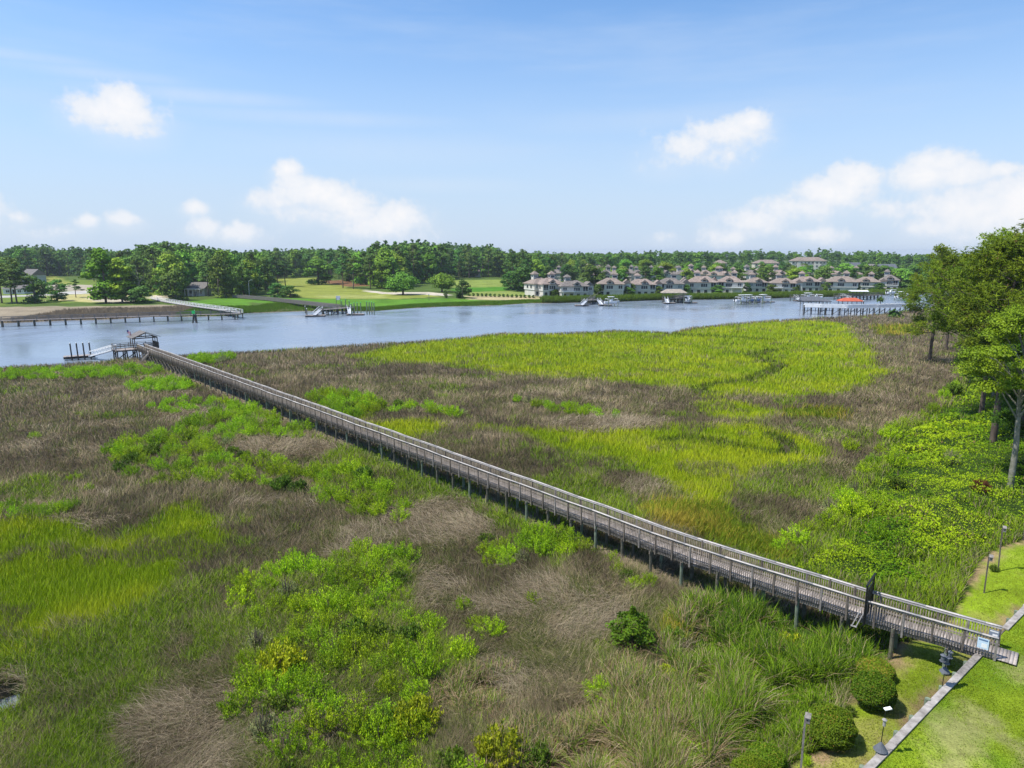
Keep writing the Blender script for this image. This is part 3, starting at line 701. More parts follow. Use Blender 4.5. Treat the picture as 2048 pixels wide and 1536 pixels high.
    o = blades(px[k], py[k], pz[k], .05 + .05 * rng.random(k.sum()), np.full(k.sum(), .035), rng.random(k.sum()) * 6.28, .3 + .8 * rng.random(k.sum()), ct[k] * .9, ct[k], 1)
    stuff('turf', [o], M['grass'], 'short mown turf blades on the lawns beside the bulkhead', 'grass')
    # marsh fringe and rough along the far shore
    n = int(160_000 * DENS); t = rng.random(n); s = np.cumsum(np.r_[0, np.linalg.norm(np.diff(FAR, axis=0), axis=1)])
    ss = s[2] + t * (s[-2] - s[2]); fx = np.interp(ss, s, FAR[:, 0]); fy = np.interp(ss, s, FAR[:, 1])
    wide = np.interp(fx, [-160, -90, -60, 0, 20, 140], [34, 30, 10, 14, 8, 7])
    dd = rng.random(n) ** 1.3 * wide + .4; x = fx + (rng.random(n) - .5) * 4; y = fy + dd
    ok = (~inpoly(x, y, RIVER)); x, y, dd = x[ok], y[ok], dd[ok]; n = len(x); z = height(x, y)
    base = np.zeros((n, 3)); base[:] = (.10, .20, .012)
    pb = inpoly(x, y, far_items[1][0]); base[pb] = (.25, .20, .135)
    hs = x > at(1080, 600, 0).x
    base[hs] = (.12, .20, .02); base = base * (1 + (rng.random((n, 1)) - .5) * .6)
    hgt = np.where(hs, 2.5, .9) * (.6 + .6 * rng.random(n)); hgt[(x > at(600, 612, 0).x) & ~hs] *= .45
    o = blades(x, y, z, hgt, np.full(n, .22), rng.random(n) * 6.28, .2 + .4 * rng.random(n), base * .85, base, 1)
    stuff('shore_reeds', [o], M['grass'], 'green and tan reed fringe along the far river shore', 'reeds')
# ---------------------------------------------------------------- shrubs and trees
def shrub_mesh(name, seed, rad=.85, hgt=1.35, shoots=46, leaf=.088, ca=(.14, .265, .004), cb_=(.35, .51, .010), perleaf=62, yellow=.0):
    """marsh elder: many upright leafy shoots from one root; returns leaves mesh"""
    g = np.random.default_rng(seed); Vs = []; Cs = []
    P = []; U = []; C = []
    for k in range(shoots):
        a = g.random() * 6.283; rr = math.sqrt(g.random()) * rad; top = hgt * (1 - .55 * (rr / rad) ** 2) * (.7 + .45 * g.random())
        bx, by = math.cos(a) * rr * .35, math.sin(a) * rr * .35; ex, ey = math.cos(a) * rr, math.sin(a) * rr
        tcol = g.random(); sw = .09 + .06 * g.random()
        for j in range(perleaf):
            t = .3 + .7 * (j + g.random()) / perleaf; th = g.random() * 6.283
            wd = sw * (1.25 - .75 * t)
            P.append((bx + (ex - bx) * t ** 1.2 + math.cos(th) * wd, by + (ey - by) * t ** 1.2 + math.sin(th) * wd, top * t + .06 * g.random()))
            U.append((math.cos(th) * .8, math.sin(th) * .8, .75))
            C.append(np.array(ca) * (1 - tcol) + np.array(cb_) * tcol if g.random() > .12 else np.array(cb_) * 1.15)
    P = np.array(P); U = np.array(U); C = np.array(C) * (.7 + .6 * g.random((len(P), 1)))
    global rng; keep = rng; rng = g
    # leaves stand up along the shoot
    n = len(P); ax = np.stack([U[:, 0] * .45, U[:, 1] * .45, np.ones(n)], 1) + g.normal(size=(n, 3)) * .35; ax /= np.linalg.norm(ax, axis=1)[:, None]
    b = np.cross(ax, U + g.normal(size=(n, 3)) * .4); b /= np.linalg.norm(b, axis=1)[:, None]
    s = leaf * (.7 + .6 * g.random((n, 1)))
    V = np.empty((n, 4, 3)); V[:, 0] = P - ax * s * .4; V[:, 1] = P - b * s * .21; V[:, 2] = P + ax * s * .6; V[:, 3] = P + b * s * .21
    rng = keep
    return np_mesh(name, V.reshape(-1, 3), np.arange(n * 4).reshape(n, 4), M['leaf'], np.repeat(C, 4, 0))
def stems_mesh(name, seed, rad, hgt, n=9, mat='bark_far'):
    g = random.Random(seed); mb = MB()
    for k in range(n):
        a = g.random() * 6.28; r = g.random() * rad * .7
        mb.tube([(0, 0, -.1), (math.cos(a) * r * .4, math.sin(a) * r * .4, hgt * .35), (math.cos(a) * r, math.sin(a) * r, hgt * .8)], [.03, .022, .008], 4)
    return mb.mesh(name, M[mat])
def poisson(P, sp, seed, n=6000):
    g = np.random.default_rng(seed); lo = P.min(0); hi = P.max(0); out = []
    for k in range(n):
        p = lo + (hi - lo) * g.random(2)
        if not inpoly(p[0:1], p[1:2], P)[0]: continue
        if out and np.min(np.linalg.norm(np.array(out) - p, axis=1)) < sp * (.75 + .5 * g.random()): continue
        out.append(p)
    return out
def make_shrub(variant, p, s, label, group, rz=None, cat='shrub', name='marsh_shrub', sz=None):
    o = empty(name, (p[0], p[1], hz(p[0], p[1])), random.random() * 6.28 if rz is None else rz, label, cat, group)
    o.scale = (s, s, s * (sz or 1))
    mobj('foliage', SHRUBS[variant][0], o); mobj('stems', SHRUBS[variant][1], o); return o
def build_shrubs():
    global SHRUBS
    M['leaf'] = leafy('shrub_leaves', .35, .5, hue=.014, spec=.08, bend=.5)
    SHRUBS = []
    for k in range(6):
        SHRUBS.append((shrub_mesh('foliage', 200 + k, .85 + .12 * (k % 3), 1.3 + .15 * (k % 2), 44 + 4 * k), stems_mesh('stems', k, .8, 1.2)))
    SHRUBS.append((shrub_mesh('foliage', 310, .95, 1.25, 60, .13, (.22, .27, .006), (.40, .42, .014)), stems_mesh('stems', 31, .8, 1.1)))      # 6 yellow
    SHRUBS.append((shrub_mesh('foliage', 311, .8, 1.1, 60, .13, (.07, .13, .010), (.14, .22, .014)), stems_mesh('stems', 32, .8, 1.1)))     # 7 dark
    SHRUBS.append((shrub_mesh('foliage', 312, .8, 1.1, 60, .13, (.10, .03, .012), (.17, .06, .02)), stems_mesh('stems', 33, .8, 1.1)))     # 8 dying red
    SHRUBS.append((shrub_mesh('foliage', 313, .8, 1.15, 46, .10, (.15, .17, .06), (.27, .29, .11), 30), stems_mesh('stems', 34, .9, 1.5, 16)))     # 9 dull grey green
    cnt = 0; todo = []
    def area(px, sp, smin, smax, label, group, seed, var=(0, 6), big_=1.2):
        nonlocal cnt; sp *= .92
        for p in poisson(poly(px), sp, seed):
            if segdist(p[0:1], p[1:2], PATHA, False)[0] < 1.6: continue
            g = random.Random(int(p[0] * 917 + p[1] * 131)); r = math.hypot(*p)
            sc = g.uniform(smin, smax) * big_; vv = g.randrange(*var); q_ = g.random(); vv = 9 if q_ < .07 else 7 if q_ < .13 else vv; todo.append((sc / r, vv, p, sc, label, group)); cnt += 1
    G1 = 'marsh shrubs in the foreground'
    area([(480, 1160), (560, 1135), (640, 1115), (700, 1110), (760, 1095), (825, 1105), (800, 1180), (820, 1225), (870, 1265), (865, 1330), (840, 1380), (845, 1440), (830, 1480), (900, 1520), (1010, 1600),
          (540, 1620), (550, 1500), (470, 1450), (440, 1400), (500, 1330), (480, 1250)], 1.55, .62, 1.12, 'bright green leafy shrub among the dense foreground thicket in the marsh', G1, 1)
    G2 = 'marsh shrubs left of the boardwalk'
    area([(200, 905), (260, 885), (330, 865), (420, 835), (440, 810), (520, 805), (560, 835), (620, 850), (600, 875), (480, 875), (440, 890), (560, 925), (620, 930), (690, 935), (740, 960), (820, 1000), (830, 1040),
          (720, 1040), (640, 1000), (570, 975), (440, 965), (330, 960), (240, 955)], 2.0, .75, 1.35, 'bright green leafy shrub in the middle of the marsh left of the boardwalk', G2, 2, big_=1.05)
    area([(-60, 1018), (30, 1012), (70, 1020), (110, 1015), (150, 1005), (150, 1012), (110, 1030), (-60, 1034)], 1.2, .55, .8, 'small rounded green shrub in a row bordering bright cordgrass at left', 'row of small shrubs at the left', 3)
    area([(-100, 742), (60, 737), (200, 737), (300, 730), (335, 734), (300, 748), (150, 757), (-100, 758)], 2.1, .55, 1.0, 'green bush on the river bank beside the pavilion end of the boardwalk', 'bushes on the near river bank', 4)
    area([(380, 716), (460, 713), (470, 718), (430, 725), (390, 725)], 2.2, .8, 1.2, 'green bush on the river bank right of the boardwalk', 'bushes on the bank right of the boardwalk', 5)
    area([(255, 770), (330, 760), (398, 765), (360, 780), (270, 782)], 2.0, .8, 1.2, 'low green shrub in a strip of dry grass below the river bank', 'shrubs in the dry strip', 6, big_=1.0)
    area([(290, 815), (370, 795), (430, 800), (420, 815), (340, 825)], 2.3, .8, 1.2, 'low green shrub in a strip of dry grass below the river bank', 'shrubs in the dry strip', 7, big_=1.0)
    G3 = 'shrubs right of the boardwalk'
    area([(610, 795), (640, 785), (740, 795), (740, 822), (700, 835)], 2.2, .9, 1.4, 'green shrub standing in the marsh right of the boardwalk', G3, 8, big_=1.0)
    area([(690, 806), (800, 808), (930, 824), (920, 834), (820, 822), (740, 822)], 2.4, .8, 1.3, 'green shrub standing in the marsh right of the boardwalk', G3, 9, big_=1.0)
    area([(1030, 800), (1085, 803), (1240, 827), (1230, 838), (1100, 820)], 2.2, .8, 1.3, 'green shrub standing in the marsh right of the boardwalk', G3, 10, big_=.9)
    G4 = 'shrubs below the boardwalk railing'
    area([(965, 1080), (1043, 1075), (1043, 1128), (975, 1128)], 1.35, .55, .8, 'green shrub in front of the boardwalk piles', G4, 11)
    area([(1050, 1062), (1190, 1062), (1200, 1100), (1060, 1112)], 1.4, .7, 1.05, 'green shrub in front of the boardwalk piles', G4, 12, (0, 8))
    area([(1225, 1120), (1280, 1115), (1310, 1165), (1290, 1185), (1235, 1150)], 1.3, .6, 1.0, 'green shrub in front of the boardwalk piles', G4, 13)
    for k, (px, py, s, v, lab) in enumerate((
        (1065, 1215, .62, 0, 'small lone green shrub on brown grass at the middle of the marsh'),
        (927, 1228, .62, 1, 'small green shrub between dry grass, right of the foreground thicket'),
        (982, 1275, .72, 2, 'wide green shrub on dry grass right of the foreground thicket'),
        (950, 1262, .5, 5, 'tiny green shrub on dry grass right of the foreground thicket'),
        (925, 1325, .85, 3, 'rounded green shrub at the right edge of the foreground thicket'),
        (892, 1352, .5, 4, 'small pale green shrub at the right edge of the thicket'),
        (1196, 1400, .7, 4, 'green shrub standing alone before the dead cattails'),
        (1232, 1392, .5, 1, 'small green shrub just left of the cattails'),
        (1375, 1540, .7, 5, 'leafy green shrub at the bottom edge by the cattails'),
        (1000, 1530, 1.0, 6, 'yellowish green shrub at the bottom edge of the photo centre'),
        (1070, 1540, .8, 7, 'dark leafy shrub at the bottom edge among green shrubs'),
        (830, 1470, 1.05, 6, 'yellow green shrub at the lower right of the foreground thicket'),
        (770, 1480, .9, 7, 'dark glossy shrub inside the foreground thicket'),
        (562, 1350, 1.05, 6, 'rounded yellow green shrub inside the foreground thicket'),
        (1330, 1370, .6, 6, 'yellow green sapling right of the dark juniper'),
        (1345, 1290, .7, 7, 'olive shrub just right of the dark juniper'),
        (1200, 1310, .5, 2, 'small green shrub left of the dark juniper'),
        (1580, 1310, .75, 6, 'yellow green sapling among the cattails'),
        (180, 985, .5, 3, 'small green shrub above the row at left'),
        (150, 965, .6, 2, 'small pale green shrub on dark grass at left'),
        (70, 880, .6, 4, 'low green shrub on dark needlerush at far left'),
        (1700, 1040, 1.3, 1, 'large bright green bush rising from the vines'),
        (1745, 1030, 1.15, 2, 'bright green bush rising from the vines, right of a larger one'),
        (1660, 1060, .9, 5, 'green bush at the left edge of the vine bank'),
        (1790, 935, 1.2, 0, 'green bush where vines meet dry grass'),
        (1700, 905, .9, 3, 'green bush at the far end of the vine bank'),
        (1780, 880, 1.1, 4, 'green bush under the pines at the vine edge'),
        (1905, 790, 1.4, 7, 'dark shrub under the overhanging pine'),
        (1960, 985, .8, 8, 'reddish brown dying shrub among the vines near the mottled trunk'),
        (1925, 735, 1.6, 7, 'dark green shrub far up the bank below the pines'))):
        p = ground(px, py); make_shrub(v, p, s * 1.3, lab, None)
    # the 255 that show largest stand on their own, the small distant rest is one mass
    todo.sort(key=lambda t: -t[0]); rest = []
    arr = []
    for v, st in SHRUBS:
        co_ = np.empty(len(v.vertices) * 3, np.float32); v.vertices.foreach_get('co', co_); cc = np.empty(len(v.vertices) * 4, np.float32); v.attributes['Col'].data.foreach_get('color', cc); arr.append((co_.reshape(-1, 3), cc.reshape(-1, 4)[:, :3]))
    for i, (k, v, p, sc, label, group) in enumerate(todo):
        if i < 262: make_shrub(v, p, sc, label, group); continue
        V, C = arr[v]; a = random.random() * 6.28; Rm = np.array([[math.cos(a), -math.sin(a), 0], [math.sin(a), math.cos(a), 0], [0, 0, 1]])
        n = len(V) // 4; pickq = np.repeat(rng.random(n) < .45, 4); big = V.reshape(n, 4, 3); cen_ = big.mean(1, keepdims=True); W = (cen_ + (big - cen_) * 1.45).reshape(-1, 3)[pickq]
        rest.append(((W * sc) @ Rm.T + np.array((p[0], p[1], hz(p[0], p[1]))), np.arange(len(W)).reshape(-1, 4), C[pickq] * random.uniform(.8, 1.2)))
    stuff('distant_shrubs', rest, M['leaf'], 'small distant green shrubs scattered through the far marsh', 'shrubs')
    # bushes along the ragged edge of the vine bank
    g = random.Random(44)
    for px, py in ((1935, 745), (1912, 775), (1895, 800), (1868, 822), (1842, 838), (1812, 852), (1792, 862), (1772, 880), (1760, 905), (1742, 930), (1722, 952), (1704, 985), (1683, 1010), (1664, 1030), (1640, 1055), (1618, 1075), (1590, 1092), (1560, 1108), (1830, 905), (1880, 870), (1800, 975), (1850, 1000), (1760, 1080), (1900, 930)):
        p = ground(px + g.uniform(-8, 8), py + g.uniform(-4, 4)); make_shrub(g.choice((0, 1, 2, 3, 5, 7, 9)), p, g.uniform(.7, 1.25), 'leafy bush along the ragged edge of the vine bank', 'bushes along the vine bank', name='bank_bush', cat='bush')
    # juniper
    p = ground(1263, 1298)
    o = empty('juniper', p, 0, 'dense dark green juniper standing in brown marsh grass', 'tree')
    g = np.random.default_rng(5); n = 4200
    t = g.random(n); a = g.random(n) * 6.283; lump = 1 + .28 * np.sin(a * 3 + t * 9) + .2 * np.sin(a * 5 - t * 14)
    rr = (.25 + .85 * np.sin(np.clip(t * 1.05 + .12, 0, 1) * math.pi) ** .8) * lump * (.72 + .28 * g.random(n)); rr *= np.where(t > .75, 1 - (t - .75) * 2.6, 1)
    P = np.stack([np.cos(a) * rr, np.sin(a) * rr, .15 + 2.3 * t], 1)
    v, f = leaves(P, .17, .25, .5, np.stack([np.cos(a), np.sin(a), a * 0 + .5], 1) * .6)
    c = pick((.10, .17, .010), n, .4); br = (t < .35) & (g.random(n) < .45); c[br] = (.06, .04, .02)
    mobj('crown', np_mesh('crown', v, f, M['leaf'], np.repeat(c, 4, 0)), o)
    mb = MB(); mb.tube([(0, 0, -.1), (.03, 0, .7), (0, .05, 1.5)], [.09, .07, .03], 6); mobj('trunk', mb.mesh('trunk', M['bark_far']), o)
    print('shrubs', cnt)

# ---- crowns
def crown_cards(blobs, per, size, ca, cb_, seed, up=.35, asp=.8, shell=.55):
    """leaf sprays spread through lumpy foliage masses; colours differ per spray only"""
    global rng; keep = rng; g = np.random.default_rng(seed); rng = g
    P = []; B = []; C = []
    for (x, y, z, rx, ry, rz_) in blobs:
        n = max(4, int(per * (rx * ry * rz_) ** .6)); d = g.normal(size=(n, 3)); d /= np.linalg.norm(d, axis=1)[:, None]
        d[:, 2] = np.where(d[:, 2] < -.3, d[:, 2] * .4, d[:, 2])
        rr = (shell + (1 - shell) * g.random(n)) * (1 + .22 * np.sin(d[:, 0] * 5 + x) * np.cos(d[:, 1] * 5 + y))
        P.append(np.array((x, y, z)) + d * rr[:, None] * np.array((rx, ry, rz_))); B.append(d * .9)
        t = g.random(); C.append(cblend(ca, cb_, t * .55 + .45 * g.random(n)))
    P = np.vstack(P); B = np.vstack(B); C = np.vstack(C) * (.75 + .5 * g.random((len(P), 1)))
    v, f = leaves(P, size, up, asp, B); rng = keep
    return v, f, np.repeat(C, 4, 0)
def broadleaf(seed, h=20, w=5.5, base=.25, ca=(.035, .075, .010), cb_=(.075, .13, .018), per=26, size=.95, nb=20):
    g = random.Random(seed); bl = []
    for k in range(nb):
        t = (k + .5) / nb; z = h * (base + (1 - base) * t); prof = math.sin(min(1, (t * .86 + .14)) * math.pi) ** .7
        a = g.random() * 6.28 + k * 2.4; r = w * prof * g.uniform(.35, .75); s = w * g.uniform(.30, .48)
        bl.append((math.cos(a) * r, math.sin(a) * r, z - s * .5, s, s, s * .75))
    mb = MB(); mb.tube([(0, 0, -.5), (.1, 0, h * .3), (0, .2, h * .75)], [w * .065, w * .05, w * .015], 6)
    for k in range(4):
        b = bl[k * 3 + 1]; mb.tube([(0, 0, h * (.2 + .12 * k)), (b[0] * .6, b[1] * .6, b[2] * .9), b[:3]], [w * .03, w * .02, .04], 5)
    return crown_cards(bl, per, size, ca, cb_, seed), mb
def farpine(seed, h=22, w=4.2, ca=(.026, .052, .012), cb_=(.05, .085, .016), per=30, size=.85, bare=.5, nb=17):
    g = random.Random(seed); bl = []; mb = MB(); lx, ly = g.uniform(-.8, .8), g.uniform(-.8, .8)
    for k in range(nb):
        t = (k + g.random()) / nb; z = h * (bare + (1 - bare) * t); r = w * (1 - .75 * t ** 1.6) * g.uniform(.3, 1); a = g.random() * 6.28
        s = w * g.uniform(.26, .42) * (1 - .3 * t); c = (math.cos(a) * r + lx * t, math.sin(a) * r + ly * t, z)
        bl.append((*c, s * 1.1, s * 1.1, s * .6)); mb.tube([(lx * t, ly * t, z - .8), c], [.12, .04], 4)
    mb.tube([(0, 0, -.5), (lx * .3, ly * .3, h * .4), (lx, ly, h * .97)], [.32, .24, .07], 6)
    return crown_cards(bl, per, size, ca, cb_, seed, .3, .75), mb
def needle_pine(seed, h=23, w=6.0, bare=.38, nl=34, per=46):
    """near pine: limbs with flattened pads of needle tufts"""
    g = random.Random(seed); ng = np.random.default_rng(seed); mb = MB(); T = []; Bc = []
    lx, ly = g.uniform(-1, 1), g.uniform(-1, 1)
    def trunk(t): return Vector((lx * t * t, ly * t * t, h * t))
    mb.tube([trunk(t) + Vector((0, 0, -.5 if t == 0 else 0)) for t in (0, .2, .4, .6, .8, .97)], [.36, .31, .27, .21, .13, .04], 9)
    for k in range(nl):
        t = bare + (1 - bare) * (k + g.random()) / nl; a = k * 2.4 + g.uniform(-.5, .5)
        tt = (t - bare) / (1 - bare); L = w * (1.0 - .72 * tt ** 1.5) * g.uniform(.55, 1.08) * (.75 + .5 * min(1, tt * 3))
        rise = g.uniform(-.12, .35) + .45 * tt
        p0 = trunk(t); d = Vector((math.cos(a), math.sin(a), rise)); p1 = p0 + d * L * .55 + Vector((0, 0, -.15)); p2 = p0 + d * L + Vector((0, 0, .3))
        mb.tube([p0, p1, p2], [.11 * (1 - .5 * tt), .07 * (1 - .5 * tt), .02], 5)
        for j in range(g.randint(3, 5)):
            q = p0 + (p2 - p0) * (.45 + .55 * (j + 1) / 5); o = Vector((g.uniform(-1, 1), g.uniform(-1, 1), g.uniform(-.15, .6))) * L * .27
            c = q + o; s = g.uniform(.7, 1.3) * (.9 + .06 * w); mb.tube([q, c], [.035, .012], 4)
            n = int(per * s * s * .62); dd = ng.normal(size=(n, 3)); dd /= np.linalg.norm(dd, axis=1)[:, None]; rr = ng.random(n) ** .5
            T.append(np.array(c) + dd * rr[:, None] * np.array((s, s, s * .62))); Bc.append(np.full(n, g.random()))
    T = np.vstack(T); n = len(T); tone = np.hstack(Bc) * .5 + .5 * ng.random(n)
    # each tuft: a starburst of narrow needles leaning up and outwards
    kN = 7; d = ng.normal(size=(n, kN, 3)); d[:, :, 2] = d[:, :, 2] * .8 + .35; d /= np.linalg.norm(d, axis=2)[:, :, None]
    ln = .36 * (.7 + .6 * ng.random((n, kN, 1))); s = np.cross(d, ng.normal(size=(n, kN, 3))); s /= np.linalg.norm(s, axis=2)[:, :, None] + 1e-9
    V = np.empty((n, kN, 3, 3)); V[:, :, 0] = T[:, None] - s * .05; V[:, :, 1] = T[:, None] + s * .05; V[:, :, 2] = T[:, None] + d * ln
    c = cblend((.085, .155, .008), (.26, .345, .020), tone) * (.75 + .5 * ng.random((n, 1)))
    br = ng.random(n) < .02; c[br] = (.16, .10, .04)
    return (V.reshape(-1, 3), np.arange(n * kN * 3).reshape(-1, 3), np.repeat(c, kN * 3, 0)), mb
def leafy_tree(seed, h=14, w=5, ca=(.12, .22, .008), cb_=(.27, .38, .018), base=.45, size=.17, per=950, nb=32):
    g = random.Random(seed); bl = []; mb = MB(); tops = []
    mb.tube([(0, 0, -.5), (.15, .1, h * .25), (.1, .3, h * .5), (0, .2, h * .8)], [.27, .22, .17, .06], 8)
    for k in range(nb):
        t = (k + .5) / nb; z = h * (base + (1 - base) * t); prof = math.sin(min(1, t * .85 + .15) * math.pi) ** .6; a = k * 2.4 + g.uniform(-.4, .4)
        r = w * prof * g.uniform(.4, .95); s = w * g.uniform(.26, .40); c = (math.cos(a) * r, math.sin(a) * r, z)
        bl.append((*c, s, s, s * .6)); mb.tube([(0.05, .2, max(h * .3, z - h * .18)), (c[0] * .6, c[1] * .6, z - .4), c], [.09, .05, .015], 5)
    return crown_cards(bl, per, size, ca, cb_, seed, .4, .7, .3), mb
def make_variant(gen, leafmat, bark):
    (v, f, c), mb = gen
    return np_mesh('crown', v, f, M[leafmat], c), mb.mesh('trunk', M[bark], True), (v, f, c)
def plant(name, var, p, s, label, cat='tree', group=None, rz=None, sz=1.0):
    o = empty(name, p, random.random() * 6.28 if rz is None else rz, label, cat, group); o.scale = (s, s, s * sz)
    mobj('crown', var[0], o); mobj('trunk', var[1], o); return o
# ---------------------------------------------------------------- boardwalk and the things near it
def tinted(name, rough=.85):
    m, nt, out = new_mat(name); L = nt.links
    a = N(nt, 'ShaderNodeAttribute', attribute_name='Col'); tc = N(nt, 'ShaderNodeTexCoord')
    z = N(nt, 'ShaderNodeTexNoise', inp={'Scale': 9.0, 'Detail': 6.0, 'Roughness': .7}); L.new(tc.outputs['Object'], z.inputs[0])
    mr = N(nt, 'ShaderNodeMapRange', inp={'From Min': .3, 'From Max': .7, 'To Min': .7, 'To Max': 1.2}); L.new(z.outputs['Fac'], mr.inputs[0])
    vm = N(nt, 'ShaderNodeVectorMath', operation='SCALE'); L.new(a.outputs['Color'], vm.inputs[0]); L.new(mr.outputs[0], vm.inputs['Scale'])
    b = N(nt, 'ShaderNodeBsdfPrincipled', inp={'Roughness': rough}); b.inputs['Specular IOR Level'].default_value = .2
    L.new(vm.outputs[0], b.inputs['Base Color']); L.new(b.outputs[0], out.inputs[0]); return m
def tint_build(mb, cols, per, name, mat, parent, off):
    V = np.array([tuple(p) for p in mb.v]) - np.array(off)
    o = mobj(name, np_mesh(name, V, np.array(mb.f), mat, np.repeat(np.array(cols), per, 0)), parent); return o
class Path:
    wob = False
    def __init__(s, P):
        s.P = np.array(P); s.s = np.r_[0, np.cumsum(np.linalg.norm(np.diff(s.P, axis=0), axis=1))]; s.L = s.s[-1]
    def p(s, t, off=0.0, z=0.0):
        x = np.interp(t, s.s, s.P[:, 0]); y = np.interp(t, s.s, s.P[:, 1]); d = s.d(t)
        if s.wob and z > 1: z += .022 * math.sin(t * .83) + .016 * math.sin(t * 2.1 + 1); off += .02 * math.sin(t * .61 + 2)
        return Vector((x - d.y * off, y + d.x * off, z))
    def d(s, t):
        def e(u): return Vector((np.interp(u, s.s, s.P[:, 0]), np.interp(u, s.s, s.P[:, 1]), 0))
        t = min(max(t, .35), s.L - .35); v = e(t + .35) - e(t - .35); return v.normalized()

def build_boardwalk():
    global BP
    BP = Path(PATH); BP.wob = True; Lw = BP.L; base = BP.p(Lw, 0, LAWN_UP)
    o = empty('boardwalk', base, 0, 'long weathered grey boardwalk with slatted railings crossing the marsh', 'boardwalk')
    M['tint'] = tinted('plank_tint')
    g = random.Random(3)
    # deck boards
    mb = MB(); cols = []; s = -.2
    while s < Lw + .75:
        p = BP.p(min(s, Lw), 0, DECK_Z - .02); d = BP.d(min(s, Lw)); p = p + d * max(0, s - Lw)
        if s < 0: p = p + d * s
        mb.box(p + Vector((0, 0, g.uniform(-.003, .003))), (.138, BW + .02 + g.uniform(0, .04), .04), math.atan2(d.y, d.x)); s += .145
        t = g.uniform(.62, 1.12); k = g.random(); cols.append((.415 * t, (.355 + .01 * k) * t, (.31 + .02 * k) * t))
    tint_build(mb, cols, 8, 'deck', M['tint'], o, base)
    # stringers
    for sgn in (-1, 1):
        mb = MB(); s = 0
        while s < Lw - .1:
            e = min(s + 2.4, Lw); mb.beam(BP.p(s, sgn * (BW / 2 - .05), DECK_Z - .16), BP.p(e, sgn * (BW / 2 - .05), DECK_Z - .16), .05, .23); s = e
        mb.build('stringer', M['wood'], o, base)
    gate_s = 0.0
    # rails
    for sgn in (-1, 1):
        off = sgn * (BW / 2 + .045)
        mb = MB(); cols = []; s = 0.0; k = 0
        while s < Lw - .05:
            e = min(s + 2.6, Lw)
            mb.beam(BP.p(s, off + sgn * .01, RAIL_Z - .02), BP.p(e - .004, off + sgn * .01, RAIL_Z - .02), .15, .038)
            t = g.uniform(.8, 1.1); cols.append((.49 * t, .45 * t, .41 * t)); s = e
        tint_build(mb, cols, 8, 'cap_rail', M['tint'], o, base)
        mb = MB(); s = 0.0
        while s < Lw - .05:
            e = min(s + 2.6, Lw); mb.beam(BP.p(s, off - sgn * .035, RAIL_Z - .105), BP.p(e - .004, off - sgn * .035, RAIL_Z - .105), .038, .085); s = e
        mb.build('side_rail', M['cap'], o, base)
        mb = MB(); s = 0.0
        while s < Lw - .05:
            e = min(s + 2.6, Lw); mb.beam(BP.p(s, off - sgn * .035, DECK_Z + .12), BP.p(e - .004, off - sgn * .035, DECK_Z + .12), .036, .075); s = e
        mb.build('toe_rail', M['wood'], o, base)
        mb = MB(); cols = []; s = .05
        while s < Lw - .02:
            d = BP.d(s); p = BP.p(s, off + sgn * .003, (RAIL_Z - .04 + DECK_Z - .22) / 2)
            if not (sgn < 0 and 7.6 < s < 9.0) and g.random() > .004:
                mb.box(p, (.036, .03, RAIL_Z - DECK_Z + .17), math.atan2(d.y, d.x)); t = g.uniform(.6, 1.15); cols.append((.30 * t, .25 * t, .20 * t))
            s += .125
        tag(tint_build(mb, cols, 8, 'balusters', M['tint'], o, base), kind='stuff')
    # posts and piles: nearest hundred as parts, the farthest as one mesh each
    items = []; s = Lw - .06
    while s > 0:
        for sgn in (-1, 1): items.append((s, sgn))
        s -= 1.32
    rest = MB()
    for i, (s, sgn) in enumerate(items):
        mb = MB() if i < 100 else rest; d = BP.d(s); lo = -.35 if s < Lw - 3.2 else -.1
        mb.box(BP.p(s, sgn * (BW / 2 + .05), (RAIL_Z - .05 + DECK_Z + lo) / 2), (.095, .095, RAIL_Z - .05 - DECK_Z - lo), math.atan2(d.y, d.x))
        if i < 100: mb.build('post', M['wood_dark'] if i % 3 else M['wood'], o, base)
    tag(rest.build('post', M['wood_dark'], o, base), kind='stuff')
    items = []; s = Lw - 2.0
    while s > 0:
        for sgn in (-1, 1): items.append((s, sgn))
        s -= 2.42
    rest = MB()
    for i, (s, sgn) in enumerate(items):
        p = BP.p(s, sgn * (BW / 2 - .02), 0); zg = hz(p.x, p.y); lean = Vector((g.uniform(-.04, .04), g.uniform(-.04, .04), 0))
        mb = MB() if i < 100 else rest; mb.cyl((p.x + lean.x, p.y + lean.y, zg - .6), (p.x, p.y, DECK_Z - .05 if i % 4 else DECK_Z - .24), .115, .10, 8)
        if i < 100: mb.build('piling', M['pile'] if i % 3 else M['pile_green'], o, base)
        caps = MB()
        if sgn > 0: caps.beam(BP.p(s, -BW / 2 - .12, DECK_Z - .35), BP.p(s, BW / 2 + .12, DECK_Z - .35), .09, .2); caps.build('cross_beam', M['wood_dark'], o, base)
        if sgn > 0 and s < 34:
            a, b = BP.p(s, -BW / 2, zg + .5), BP.p(s, BW / 2, DECK_Z - .4); caps = MB(); caps.beam(a, b, .05, .13); caps.build('brace', M['wood_dark'], o, base)
            if s > 2.5: caps = MB(); caps.beam(BP.p(s, -BW / 2 - .1, zg + .4), BP.p(s - 2.42, -BW / 2 - .1, DECK_Z - .4), .05, .13); caps.build('brace', M['wood_dark'], o, base)
    tag(rest.build('piling', M['pile'], o, base), kind='stuff')
    # side steps near the river
    mb = MB(); s0 = 8.3; d = BP.d(s0); nn = Vector((d.y, -d.x, 0))
